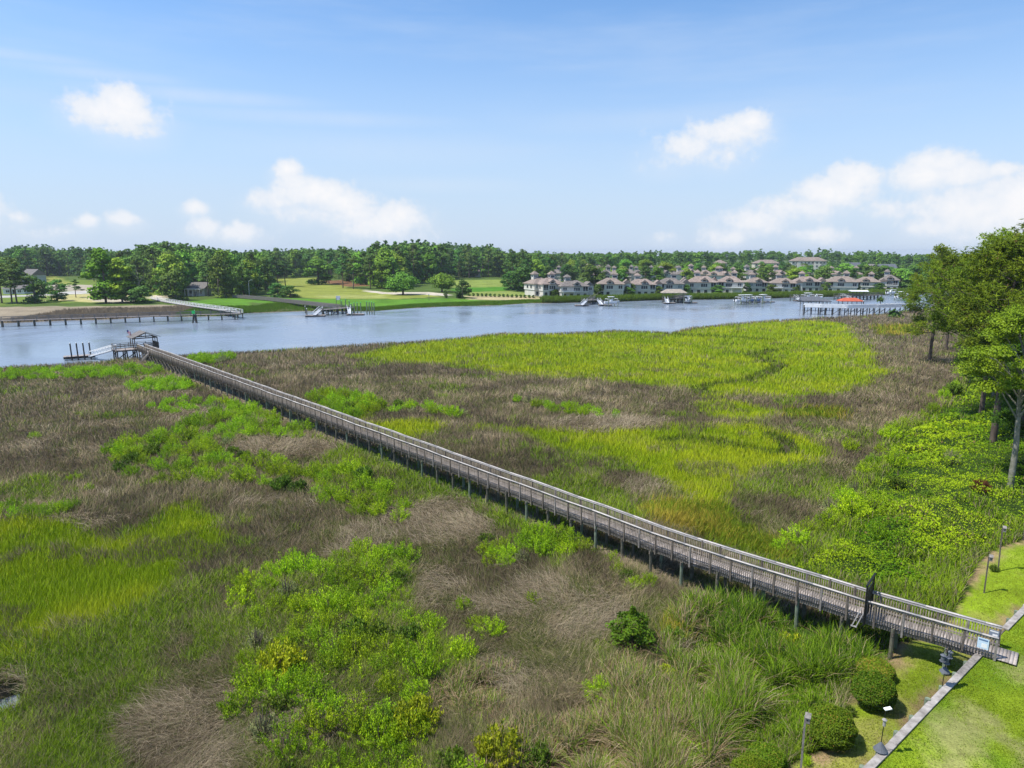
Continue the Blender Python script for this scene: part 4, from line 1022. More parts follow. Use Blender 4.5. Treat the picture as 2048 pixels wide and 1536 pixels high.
    for sg in (-.55, .55):
        a = BP.p(s0, -BW / 2 - .1, DECK_Z - .1) + d * sg; b = a + nn * 1.1 - d * 1.4 + Vector((0, 0, -1.7)); mb.beam(a, b, .05, .22)
        mb.beam(a + Vector((0, 0, 1.0)), b + Vector((0, 0, .95)), .09, .06); mb.beam(b, b + Vector((0, 0, .95)), .09, .09, (1, 0, 0))
    a0 = BP.p(s0, -BW / 2 - .1, DECK_Z - .1); b0_ = a0 + nn * 1.1 - d * 1.4 + Vector((0, 0, -1.7))
    for k in range(8):
        p = a0.lerp(b0_, (k + .5) / 8); mb.box(p, (1.1, .24, .04), math.atan2(d.y, d.x))
    mb.build('steps', M['wood'], o, base)

    # gate across the walk
    gp = at(1733, 1200.5, RAIL_Z); ss = np.linspace(Lw - 14, Lw, 1400); gs = min(ss, key=lambda t: (BP.p(t, -BW / 2, 0) - Vector((gp.x, gp.y, 0))).length)
    d = BP.d(gs); c = BP.p(gs, 0, DECK_Z + .002); rz = math.atan2(d.y, d.x); top = 1.98
    go = empty('boardwalk_gate', c, rz, 'black metal gate with bars standing across the boardwalk', 'gate')
    mb = MB()
    for y in (-.78, .78): mb.box((0, y, top / 2 - .15), (.085, .085, top + .3))
    mb.box((0, 0, top), (.09, 1.9, .09)); mb.build('frame', M['black'], go)
    mb = MB()
    for z in (.1, .95, 1.62): mb.box((0, 0, z), (.045, 1.34, .06))
    for y in (-.69, .69): mb.box((0, y, .93), (.05, .05, 1.72))
    for k in range(17): mb.box((0, -.62 + k * .0775, .86), (.03, .045, 1.5))
    gl = mb.build('gate_leaf', M['black'], go); mb = MB(); mb.box((-.05, -.48, .98), (.1, .1, .16)); mb.build('lock_box', M['black'], gl)
    for sg in (-1, 1):                                   # outward fan of bars at both sides
        mb = MB()
        for k in range(4): mb.beam((0, sg * .78, .35 + .42 * k), (0, sg * (.92 + .12 * (k % 2)), .40 + .42 * k), .025, .025)
        mb.beam((0, sg * .98, -.1), (0, sg * .98, 1.35), .03, .03, (1, 0, 0)); mb.build('side_guard', M['black'], go)
    mb = MB()                                            # timber props below the gate
    e = empty('timber_prop', BP.p(gs - .55, -BW / 2 - .16, DECK_Z - .5), rz, 'pair of pale timber braces leaning against the boardwalk below the gate', 'brace')
    for k in range(2): mb.beam((.0 + k * .2, 0, 0), (.38 + k * .2, .02, 1.15), .07, .05)
    mb.box((.1, 0, .0), (.3, .06, .06)); mb.build('boards', M['cap'], e)

    # notices on the rails at the lawn end
    for sgn, mat, back, lab, w, hh in ((-1, 'sign_pale', 1.06, 'pale blue notice board fixed inside the near rail at the lawn end', .46, .54), (1, 'sign_dark', .52, 'small slate and white notice fixed to the far rail at the lawn end', .42, .42)):
        s = Lw - back * .55; d = BP.d(s); so = empty('notice_sign', BP.p(s, sgn * (BW / 2 + .10 * (1 if sgn < 0 else -.3)), DECK_Z + .62), math.atan2(d.y, d.x), lab, 'sign')
        mb = MB(); mb.box((0, 0, 0), (w, .02, hh)); mb.build('board', M[mat], so)
        sd = -.0125
        mb = MB(); mb.box((0, sd, hh * .33), (w * .8, .004, hh * .14)); mb.build('heading_band', M['hull_blue' if sgn < 0 else 'white'], so)
        mb = MB(); mb.box((w * .12, sd, -hh * .18), (w * .5, .004, hh * .4)); mb.build('paper', M['white'], so)

def build_pavilion():
    E = BP.p(0, 0, DECK_Z); d = -BP.d(0); n = Vector((-d.y, d.x, 0)); n = -n if n.x < 0 else n
    rz = math.atan2(n.y, n.x)                # local x = along the head platform, local y = out to the river
    o = empty('pier_pavilion', E, rz, 'open timber pavilion with brown shingle gable roof at the river end', 'pavilion')
    yl = 1.0 if Vector((-math.sin(rz), math.cos(rz), 0)).dot(d) > 0 else -1.0
    X0, X1, W = -4.3, 3.5, 3.7
    mb = MB()
    for k in range(26): mb.box((( X0 + X1) / 2, yl * (.08 + k * .142), -.02), (X1 - X0, .136, .04))
    mb.build('platform', M['deckw'], o)
    mb = MB()
    for y in (.05, W): mb.beam((X0, yl * y, -.16), (X1, yl * y, -.16), .06, .24)
    for x in (X0, X1): mb.beam((x, yl * .05, -.16), (x, yl * W, -.16), .06, .24)
    mb.build('rim_joist', M['wood_dark'], o)
    g = random.Random(9)
    for x in (X0 + .2, -2.4, -.6, 1.4, X1 - .2):
        for y in (.3, W / 2, W - .3):
            m2 = MB(); m2.cyl((x + g.uniform(-.08, .08), yl * y, -4.3), (x, yl * y, -.25), .14, .12, 8); m2.build('piling', M['pile_dark'], o)
    mb = MB()
    for x in (X0 + .2, -.6, X1 - .2): mb.beam((x, yl * .25, -2.2), (x, yl * (W - .3), -.5), .05, .16)
    for x0, x1 in ((X0 + .2, -2.4), (-2.4, -.6), (1.4, X1 - .2)): mb.beam((x0, yl * .22, -1.7), (x1, yl * .22, -.5), .05, .16)
    for x in (X0 + .2, -2.4, -.6, 1.4, X1 - .2): mb.beam((x, yl * .1, -.4), (x, yl * W, -.4), .1, .22)
    mb.build('cross_brace', M['pile_dark'], o)
    # railings
    mb = MB(); segs = [((X0, .05), (-1.1, .05)), ((X0, .05), (X0, .9)), ((X0, 2.5), (X0, W)), ((X0, W), (X1, W)), ((X1, W), (X1, .05)), ((.75, .05), (X1, .05))]
    for (xa, ya), (xb, yb) in segs:
        for z, hh in ((1.05, .05), (.75, .1), (.4, .1)): mb.beam((xa, yl * ya, z), (xb, yl * yb, z), .05 if hh > .06 else .14, hh)
        k = max(1, int(math.hypot(xb - xa, yb - ya) / 1.5))
        for i in range(k + 1): mb.box((xa + (xb - xa) * i / k, yl * (ya + (yb - ya) * i / k), .5), (.09, .09, 1.0))
    mb.build('railing', M['wood_dark'], o)
    mb = MB()
    for x in np.arange(.9, X1, .16): mb.box((x, yl * .06, .5), (.09, .03, .95))
    for y in np.arange(.3, W, .16): mb.box((X1 - .02, yl * y, .5), (.03, .09, .95))
    mb.build('slat_screen', M['wood_dark'], o)
    px0, px1 = -.85, 3.35
    for x in (px0, px1):
        for y in (.2, W - .2):
            m2 = MB(); m2.box((x, yl * y, 1.05), (.15, .15, 2.1)); m2.build('post', M['wood_dark'], o)
    for x, y in ((px0, W / 2), (px1, W / 2)):
        m2 = MB(); m2.box((x, yl * y, 1.05), (.13, .13, 2.1)); m2.build('post', M['wood_dark'], o)
    mb = MB(); cx = (px0 + px1) / 2; hw = (px1 - px0) / 2 + .55; e = .6; zt, zp = 2.15, 3.25; ya, yb = yl * (-e + .2), yl * (W + e - .2)
    for sg in (-1, 1):
        a, b, c_, d_ = Vector((cx + sg * hw, ya, zt)), Vector((cx + sg * hw, yb, zt)), Vector((cx, yb, zp)), Vector((cx, ya, zp)); t = Vector((0, 0, .1))
        mb.add([a, b, c_, d_, a + t, b + t, c_ + t, d_ + t], [(0, 1, 2, 3), (7, 6, 5, 4), (0, 4, 5, 1), (1, 5, 6, 2), (2, 6, 7, 3), (3, 7, 4, 0)])
    rf = mb.build('roof', M['roof_grey'], o)
    mb = MB()
    for y in (yl * .2, yl * (W - .2)):
        mb.beam((px0 - .1, y, 2.08), (px1 + .1, y, 2.08), .1, .2); mb.beam((cx, y, 2.15), (cx, y, 3.1), .1, .1, (1, 0, 0))
        mb.beam((px0, y, 2.2), (cx, y, 3.08), .06, .12); mb.beam((px1, y, 2.2), (cx, y, 3.08), .06, .12)
    for x in (px0, px1): mb.beam((x, yl * .2, 2.0), (x, yl * (W - .2), 2.0), .1, .2)
    mb.build('truss', M['wood_dark'], rf)
    mb = MB(); mb.box((cx, yl * (W - .6), .42), (2.6, .4, .06)); mb.box((cx - 1.1, yl * (W - .6), .2), (.1, .36, .4)); mb.box((cx + 1.1, yl * (W - .6), .2), (.1, .36, .4)); mb.build('bench', M['wood'], o)
    W2 = o.matrix_basis
    mw = Matrix.Translation(E) @ Matrix.Rotation(rz, 4, 'Z')
    # flag on the roof corner
    fp = mw @ Vector((px0 - .3, yl * (W - .4), 2.2))
    f = empty('flag', fp, 0, 'small faded red and white flag on a pole at the pavilion roof', 'flag')
    mb = MB(); mb.cyl((0, 0, -1), (-.25, 0, 1.55), .025, .02, 6); mb.build('pole', M['alu'], f)
    def sheet(z0, z1, u0, u1, nm, mat):
        mb = MB(); k = 7
        for i in range(k):
            ua, ub = u0 + (u1 - u0) * i / k, u0 + (u1 - u0) * (i + 1) / k; P = lambda u, z: Vector((-.2 + u * .75, .10 * math.sin(u * 7), z - u * .45 + .05 * math.sin(u * 5)))
            mb.quad(P(ua, z0), P(ub, z0), P(ub, z1), P(ua, z1))
        mb.build(nm, M[mat], f)
    for k in range(7): sheet(.75 + k * .1, .85 + k * .1, .45 if k > 2 else 0.0, 1.0, 'stripe', 'flag_red' if k % 2 == 0 else 'flag_white')
    sheet(1.05, 1.45, 0.0, .45, 'canton', 'flag_blue')
    # floating dock, piles and gangway
    A, B = at(127, 718.5, .35), at(191, 714.2, .35); ax = (B - A); Ld = ax.length; ax.normalize(); ny = Vector((-ax.y, ax.x, 0)); rz2 = math.atan2(ax.y, ax.x)
    dk = empty('floating_dock', A, rz2, 'low floating dock with dark sides at the river end of the boardwalk', 'dock')
    mb = MB()
    for k in range(int(Ld / .15)): mb.box((.08 + k * .15, 1.15, .40), (.143, 2.3, .04))
    mb.build('deck', M['deckw'], dk)
    mb = MB(); mb.box((Ld / 2, 1.15, .16), (Ld, 2.34, .42)); mb.build('float', M['pile_dark'], dk)
    for k in range(4): mb = MB(); mb.box((Ld * (.14 + .25 * k), .06, .45), (.3, .08, .08)); mb.build('cleat', M['alu'], dk)
    for k, (px, top) in enumerate(((142, 687.5), (154.5, 687), (167.5, 686.2), (180, 685.5))):
        b = at(px + 2.2, 715.2 - k * .7, .6); pl = empty('mooring_pile', (b.x, b.y, -1.5), 0, 'dark mooring pile with pale cap, ' + ('leftmost', 'second from the left', 'third from the left', 'rightmost')[k] + ' of four at the floating dock', 'pile', 'mooring piles at the floating dock')
        mb = MB(); mb.cyl((0, 0, 0), (-.12, 0, 5.0), .14, .13, 10); mb.build('shaft', M['pile_dark'], pl); mb = MB(); mb.cyl((-.12, 0, 5.0), (-.12, 0, 5.16), .15, .04, 10); mb.build('cap', M['canvas'], pl)
    gA = mw @ Vector((X0, yl * 1.7, 0)); gB = at(183, 712.6, .6)
    gw = empty('gangway', gA, 0, 'white aluminium gangway sloping from the pavilion platform to the floating dock', 'gangway')
    v = gB - gA; sd = Vector((v.y, -v.x, 0)).normalized() * .55
    mb = MB(); mb.beam((0, 0, .02), v, 1.05, .06); mb.build('walkway', M['alu'], gw)
    for sg in (-1, 1):
        mb = MB(); s_ = sd * sg; mb.beam(s_ + Vector((0, 0, .05)), v + s_ + Vector((0, 0, .05)), .10, .26); mb.beam(s_ + Vector((0, 0, 1.0)), v + s_ + Vector((0, 0, 1.0)), .12, .2)
        for k in range(9): p = v * (k / 8) + s_; mb.beam(p, p + Vector((0, 0, 1.0)), .05, .05, (1, 0, 0))
        for k in range(0, 8): mb.beam(v * (k / 8) + s_ + Vector((0, 0, .1)), v * ((k + 1) / 8) + s_ + Vector((0, 0, .95)), .03, .03)
        mb.build('side_truss', M['white'], gw)

def build_lawn_things():
    # bulkhead
    o = empty('bulkhead', b0, 0, 'weathered timber bulkhead with flat cap holding up the lawn', 'retaining wall')
    run = (b1 - b0).length; S = lambda u, v, z: b0 + bdir * u + bnor * v + Vector((0, 0, z))
    mb = MB(); u = -12.0
    while u < run + 18: mb.box(S(u + .14, 0, -.95), (.272, .07, 1.86), math.atan2(bdir.y, bdir.x)); u += .28
    mb.build('wall_boards', M['wood_dark'], o, b0)
    k0 = (BULK[2] - b0).dot(bdir); k1 = (BULK[3] - b0).dot(bdir)
    g = random.Random(2); cuts = [-12, -8.6, -5, -1.6]; u = -1.6
    while u < run + 18:
        nx = u + 3.6
        if u < k0 < nx: nx = k0
        if k0 <= u < k1: u = k1; continue
        mb = MB(); mb.box(S((u + nx) / 2, g.uniform(-.025, .025), .035 + g.uniform(-.006, .012)), (nx - u - .014, .30, .06), math.atan2(bdir.y, bdir.x) + g.uniform(-.008, .008)); mb.build('cap_plank', M['capw'] if g.random() < .6 else M['wood'], o, b0); u = nx
    mb = MB(); mb.box(S(-6.8, 0, .035), (10.3, .30, .06), math.atan2(bdir.y, bdir.x)); mb.build('cap_plank', M['capw'], o, b0)
    for i, (px, py) in enumerate(((1931, 1327), (1907, 1349), (1881, 1376), (1852, 1405), (1824, 1437), (1793, 1468), (1757, 1503), (1722, 1536), (2011, 1239), (2029, 1224))):
        u = (at(px, py, 2.3) - b0).dot(bdir); mb = MB(); tp = -.02 + (.12 if i == 3 else 0)
        mb.cyl(S(u, -.22, -1.9), S(u, -.20, tp), .125, .12, 10); mb.build('pile', M['pile_green'], o, b0)
        mb = MB(); mb.beam(S(u, -.32, tp - .18), S(u, .1, tp - .18), .05, .1); mb.build('tie_bolt', M['wood_dark'], o, b0)

    def birdhouse(px, base_y, top_y, lab, tilt=0.0, two=False):
        p = ground(px, base_y); e = empty('birdhouse', p, -.5, lab, 'birdhouse', 'birdhouses on the lower lawn')
        t = (p - Vector((0, 0, H))).length; dep = math.asin((H - p.z) / t); hh = (base_y - top_y) / F * t / math.cos(dep) / 1.0
        mb = MB(); mb.beam((0, 0, -.2), (tilt, 0, hh - .12), .075, .075, (1, 0, 0)); mb.build('post', M['wood_dark'] if px > 1900 else M['wood'], e)
        mb = MB(); x, y = tilt + .10, -.10
        mb.box((x, y, hh - .19), (.16, .15, .26)); bx = mb.build('box', M['wood'], e)
        mb = MB(); mb.add([(x - .11, y - .13, hh - .07), (x + .11, y - .13, hh - .07), (x + .11, y + .11, hh + .03), (x - .11, y + .11, hh + .03), (x - .11, y - .13, hh - .045), (x + .11, y - .13, hh - .045), (x + .11, y + .11, hh + .055), (x - .11, y + .11, hh + .055)],
                          [(3, 2, 1, 0), (4, 5, 6, 7), (0, 1, 5, 4), (1, 2, 6, 5), (2, 3, 7, 6), (3, 0, 4, 7)]); mb.build('lid', M['wood'], bx)
        mb = MB(); mb.cyl((x, y - .074, hh - .18), (x, y - .079, hh - .18), .025, .025, 10); mb.build('entrance_hole', M['black'], bx)
    birdhouse(1600, 1556, 1462, 'grey birdhouse on a post at the bottom edge beside the round bushes')
    birdhouse(1968, 1186, 1126, 'birdhouse on a dark post in the open lower lawn right of the boardwalk')
    birdhouse(1996, 1143, 1072, 'birdhouse on a tall thin post at the vine edge behind a small bush', -.08)
    birdhouse(2046, 1080, 1028, 'birdhouse post at the far right edge where vines meet lawn')
    # bird feeder poles on the bulkhead
    u = (at(1760, 1506, 2.42) - b0).dot(bdir); p = S(u, -.1, .065); e = empty('feeder_pole', p, 0, 'thin black feeder pole with white tag and cone baffle on the bulkhead', 'bird feeder')
    mb = MB(); mb.cyl((0, 0, 0), (.05, 0, 1.75), .018, .014, 6); mb.build('pole', M['black'], e)
    mb = MB(); mb.cyl((.01, 0, .08), (.015, 0, .42), .26, .02, 14, False); mb.build('cone_baffle', M['shade_grey'], e)
    mb = MB(); mb.cyl((.05, 0, 1.12), (.05, 0, 1.38), .055, .055, 10); mb.cyl((.05, 0, 1.38), (.05, 0, 1.46), .10, .02, 10); mb.build('seed_feeder', M['pink'], e)
    mb = MB(); mb.beam((.0, .02, 1.82), (.26, .02, 1.88), .16, .03); mb.build('white_tag', M['white'], e)
    u = (at(1882, 1374, 2.42) - b0).dot(bdir); p = S(u, -.16, .0); e = empty('feeder_pole', p, .4, 'tall shepherd hook pole with dark hanging feeders beside the boardwalk', 'bird feeder')
    mb = MB(); mb.tube([(0, 0, 0), (.03, 0, 1.0), (.05, 0, 1.75), (.12, 0, 1.92), (.22, 0, 1.9), (.27, 0, 1.78)], [.016] * 6, 6); mb.tube([(.05, 0, 1.75), (-.05, 0, 1.9), (-.16, 0, 1.86), (-.2, 0, 1.75)], [.014] * 4, 6); mb.build('hook_pole', M['black'], e)
    mb = MB(); mb.cyl((.03, 0, .78), (.03, 0, 1.0), .22, .05, 12); mb.build('baffle', M['shade_grey'], e)
    for x, z, r in ((.27, 1.42, .09), (-.2, 1.38, .10), (.08, 1.2, .11)):
        mb = MB(); mb.cyl((x, 0, z), (x, 0, z + .26), r * .8, r * .8, 10); mb.cyl((x, 0, z - .03), (x, 0, z), r * 1.3, r * 1.3, 10); mb.cyl((x, 0, z + .26), (x, 0, z + .34), r * 1.25, .02, 10); mb.build('feeder', M['shade_grey'], e)
    # clipped bushes
    def ball(seed, squash=1.0):
        g = np.random.default_rng(seed); n = 15000; d = g.normal(size=(n, 3)); d /= np.linalg.norm(d, axis=1)[:, None]; d = d[d[:, 2] > -.75]; n = len(d)
        bump = 1 + .05 * np.sin(d[:, 0] * 6 + 1) * np.cos(d[:, 1] * 5) + .04 * np.sin(d[:, 2] * 9 + d[:, 0] * 4)
        P = d * ((.86 + .16 * g.random(n) ** 1.0) * bump)[:, None] * np.array((1, 1, .92)) + np.array((0, 0, .85))
        v, f = leaves(P, .085, .2, .6, d * .8); c = cblend((.075, .14, .008), (.18, .265, .014), g.random(n)); c[g.random(n) < (.3 if seed == 3 else .06)] = (.26, .20, .03)
        core = []
        return np_mesh('foliage', v, f, M['leaf'], np.repeat(c, 4, 0))
    BM = [ball(1), ball(2), ball(3)]; st = stems_mesh('stems', 77, .7, 1.1, 14, 'bark_far')
    for px, by, s, sz, k, lab in ((1659, 1488, .98, 1.0, 0, 'large round clipped bush on the lower lawn, nearest the bottom'), (1745, 1412, .92, 1.0, 1, 'round clipped bush on the lower lawn, right behind the largest one'),
                                  (1748, 1360, .88, .70, 2, 'flatter clipped bush near the boardwalk shadow, orange tinged top'), (1530, 1548, .78, .9, 1, 'round clipped bush cut by the bottom edge, left of the birdhouse'), (1502, 1575, .8, .9, 0, 'clipped bush at the very bottom edge, leftmost of the round ones')):
        p = ground(px, by); o = empty('round_bush', p, k * 2.1 + s, lab, 'bush', 'clipped round bushes'); o.scale = (s, s, s * sz); mobj('foliage', BM[k], o); mobj('stems', st, o)
    make_shrub(7, ground(1988, 1143), .42, 'tiny rounded shrub on the lower lawn at a birdhouse post', None)
    # low leafy weeds round the bushes
    for px, py, s, v in ((1700, 1430, .4, 7), (1570, 1520, .4, 2), (1612, 1530, .35, 1), (1720, 1320, .5, 7)):
        make_shrub(v, ground(px, py), s, 'small leafy weed clump at the edge of the cattails and lower lawn', 'weeds by the lower lawn', cat='weed', name='weed_clump')
# ---------------------------------------------------------------- woods, houses, docks and boats
SKY_X = [-400, 0, 20, 60, 100, 115, 140, 200, 250, 270, 300, 350, 400, 480, 530, 600, 680, 735, 750, 830, 900, 950, 985, 1005, 1100, 1300, 1450, 1500, 1600, 1650, 1700, 1730, 1800, 2100, 2600]
SKY_Y = [508, 505, 497, 493, 493, 500, 497, 500, 505, 499, 492, 490, 495, 504, 502, 498, 497, 502, 490, 485, 489, 494, 492, 504, 506, 504, 503, 500, 502, 498, 506, 500, 508, 506, 506]
def px_of(x, y, z):
    cp, sp = math.cos(PITCH), math.sin(PITCH)
    f = y * cp - (z - H) * sp; u = y * sp + (z - H) * cp
    return 1024 + F * x / f, 768 - F * u / f
def sky_h(x, y):
    px, _ = px_of(x, y, H); return H - (np.interp(px, SKY_X, SKY_Y) - 505) / F * y
FOREST_PX = [(-500, 566), (60, 562), (110, 553), (165, 556), (205, 572), (228, 594), (262, 590), (300, 586), (345, 596), (365, 590), (378, 580), (405, 580), (418, 597), (500, 594), (525, 588), (538, 575), (545, 560), (600, 554), (650, 556), (705, 566),
             (735, 577), (790, 579), (830, 568), (890, 558), (1010, 555), (1025, 574), (1062, 577), (1080, 566), (1120, 552), (1260, 550), (1420, 546), (1440, 541), (1660, 539), (1700, 544), (1800, 544), (2600, 546), (2600, 535), (-500, 535)]
def build_variants():
    M['farleaf'] = leafy('far_leaves', .18, .65, gain=2.5, hue=.032, spec=.05, bend=.4)
    M['needle'] = leafy('pine_needles', .3, .5, hue=.012, spec=.1, bend=.45)
    M['treeleaf'] = leafy('broad_leaves', .35, .45, hue=.015, spec=.12)
    V = {}
    V['leaf'] = [make_variant(broadleaf(k, 20, 6.6 + .6 * (k % 3), .10, per=30, ca=c[0], cb_=c[1]), 'farleaf', 'bark_far') for k, c in enumerate((((.035, .075, .010), (.07, .125, .016)), ((.03, .062, .011), (.06, .105, .016)), ((.05, .10, .010), (.095, .155, .016)), ((.028, .055, .010), (.055, .095, .015))))]
    V['pine'] = [make_variant(farpine(20 + k, 22, 5.4 + .5 * k, per=38, bare=.4, nb=20), 'farleaf', 'bark_far') for k in range(3)]
    V['bright'] = [make_variant(broadleaf(40, 20, 6.0, .12, (.075, .125, .008), (.13, .18, .014), 30, .9, 24), 'farleaf', 'bark_far')]
    V['oak'] = [make_variant(broadleaf(50, 10, 8.0, .42, (.065, .115, .012), (.11, .165, .02), 30, .7, 26), 'farleaf', 'bark_far')]
    V['dense'] = [make_variant(broadleaf(60, 12, 5.5, .06, (.022, .048, .010), (.045, .085, .014), 34, .75, 24), 'farleaf', 'bark_far')]
    V['cedar'] = [make_variant(broadleaf(70, 8, 3.6, .02, (.018, .042, .010), (.035, .065, .013), 60, .5, 20), 'farleaf', 'bark_far')]
    return V
def build_forest(V):
    P = np.array([at(a, b, 1.6)[:2] for a, b in FOREST_PX]); g = np.random.default_rng(12); pts = []
    # jittered grid, wider spacing farther away
    ys = []; y = 240.0
    while y < 900: ys.append(y); y += 7.2 + (y - 240) * .012
    cells = []
    for y in ys:
        sp = 7.2 + (y - 240) * .012; xs = np.arange(-.95 * y, .95 * y, sp); cells.append(np.stack([xs + (g.random(len(xs)) - .5) * sp * .9, y + (g.random(len(xs)) - .5) * sp * .9], 1))
    C = np.vstack(cells); C = C[inpoly(C[:, 0], C[:, 1], P)]
    px, _ = px_of(C[:, 0], C[:, 1], H); C = C[(px > -220) & (px < 2260)]
    # front trees: those with nothing of the wood in front of them
    order = np.argsort(C[:, 1]); C = C[order]; px, _ = px_of(C[:, 0], C[:, 1], H)
    cover = {}; front = []; back = []
    for p, q in zip(C, px):
        b = int(q // 9); c = cover.get(b, 0)
        if c < 2 and len(front) < 235 and -30 < q < 2080: front.append(p); cover[b] = c + 1
        else: back.append(p)
    lab = {'leaf': 'full leafy green tree at the front edge of the far wood', 'pine': 'dark tall pine at the front edge of the far wood', 'bright': 'pale yellow green tree at the front edge of the far wood'}
    for i, p in enumerate(front):
        z = hz(*p); hs = float(sky_h(p[0], p[1])) - z; f = g.uniform(.58, .98); k = 'pine' if g.random() < .38 else 'leaf'
        var = V[k][g.integers(len(V[k]))]; ht = {'leaf': 20, 'pine': 22}[k]; s = max(8, hs * (f if k == 'leaf' else min(1, f + .12))) / ht
        plant('pine_tree' if k == 'pine' else 'broadleaf_tree', var, (p[0], p[1], z), s * g.uniform(.92, 1.08), lab[k], group='trees at the front edge of the far wood', sz=1.0)
    parts = []
    lo = [crown_cards([(math.cos(a) * 2.6, math.sin(a) * 2.6, 16.5 + 1.6 * math.sin(k * 2), 2.9, 2.9, 2.5) for k, a in enumerate((0, 2.1, 4.2))] + [(0, 0, 18.2, 2.4, 2.4, 1.8), (.5, 0, 12.5, 4.2, 4.2, 3.5), (0, .5, 7.5, 4, 4, 3.5), (0, 0, 3, 3.6, 3.6, 3)], 10, 1.5, c[0], c[1], 90 + i) for i, c in enumerate((((.028, .06, .010), (.058, .10, .016)), ((.025, .05, .011), (.048, .085, .015)), ((.04, .08, .010), (.075, .12, .015))))]
    lp = [farpine(95 + i, 20, 3.8, per=13, size=1.4, nb=12)[0] for i in range(2)]
    for p in back:
        hs = float(sky_h(p[0], p[1])) - 1.6; pine = g.random() < .32; v, f, c = (lp[g.integers(2)] if pine else lo[g.integers(3)])
        s = hs * (.84 + .2 * g.random() ** 1.4) * (1.06 if pine else .97) / 20; a = g.random() * 6.28; R = np.array([[math.cos(a), -math.sin(a), 0], [math.sin(a), math.cos(a), 0], [0, 0, 1]])
        parts.append(((v * s) @ R.T + np.array((p[0], p[1], 1.5)), f, c * g.uniform(.75, 1.25)))
    stuff('far_woodland', parts, M['farleaf'], 'dark green woodland behind the first trees along the horizon', 'woodland')
    print('forest', len(front), len(back))
def tree_px(V, kind, name, px, by, h, label, group=None, w=None, idx=0):
    p = ground(px, by, 1.6); base = {'leaf': 20, 'pine': 22, 'bright': 20, 'oak': 10, 'dense': 12, 'cedar': 8}[kind]
    s = h / base; sw = (w / {'leaf': 11, 'pine': 8.4, 'bright': 13, 'oak': 16, 'dense': 11, 'cedar': 7.2}[kind]) if w else s
    o = plant(name, V[kind][idx % len(V[kind])], p, sw, label, group=group); o.scale = (sw, sw, s); return o
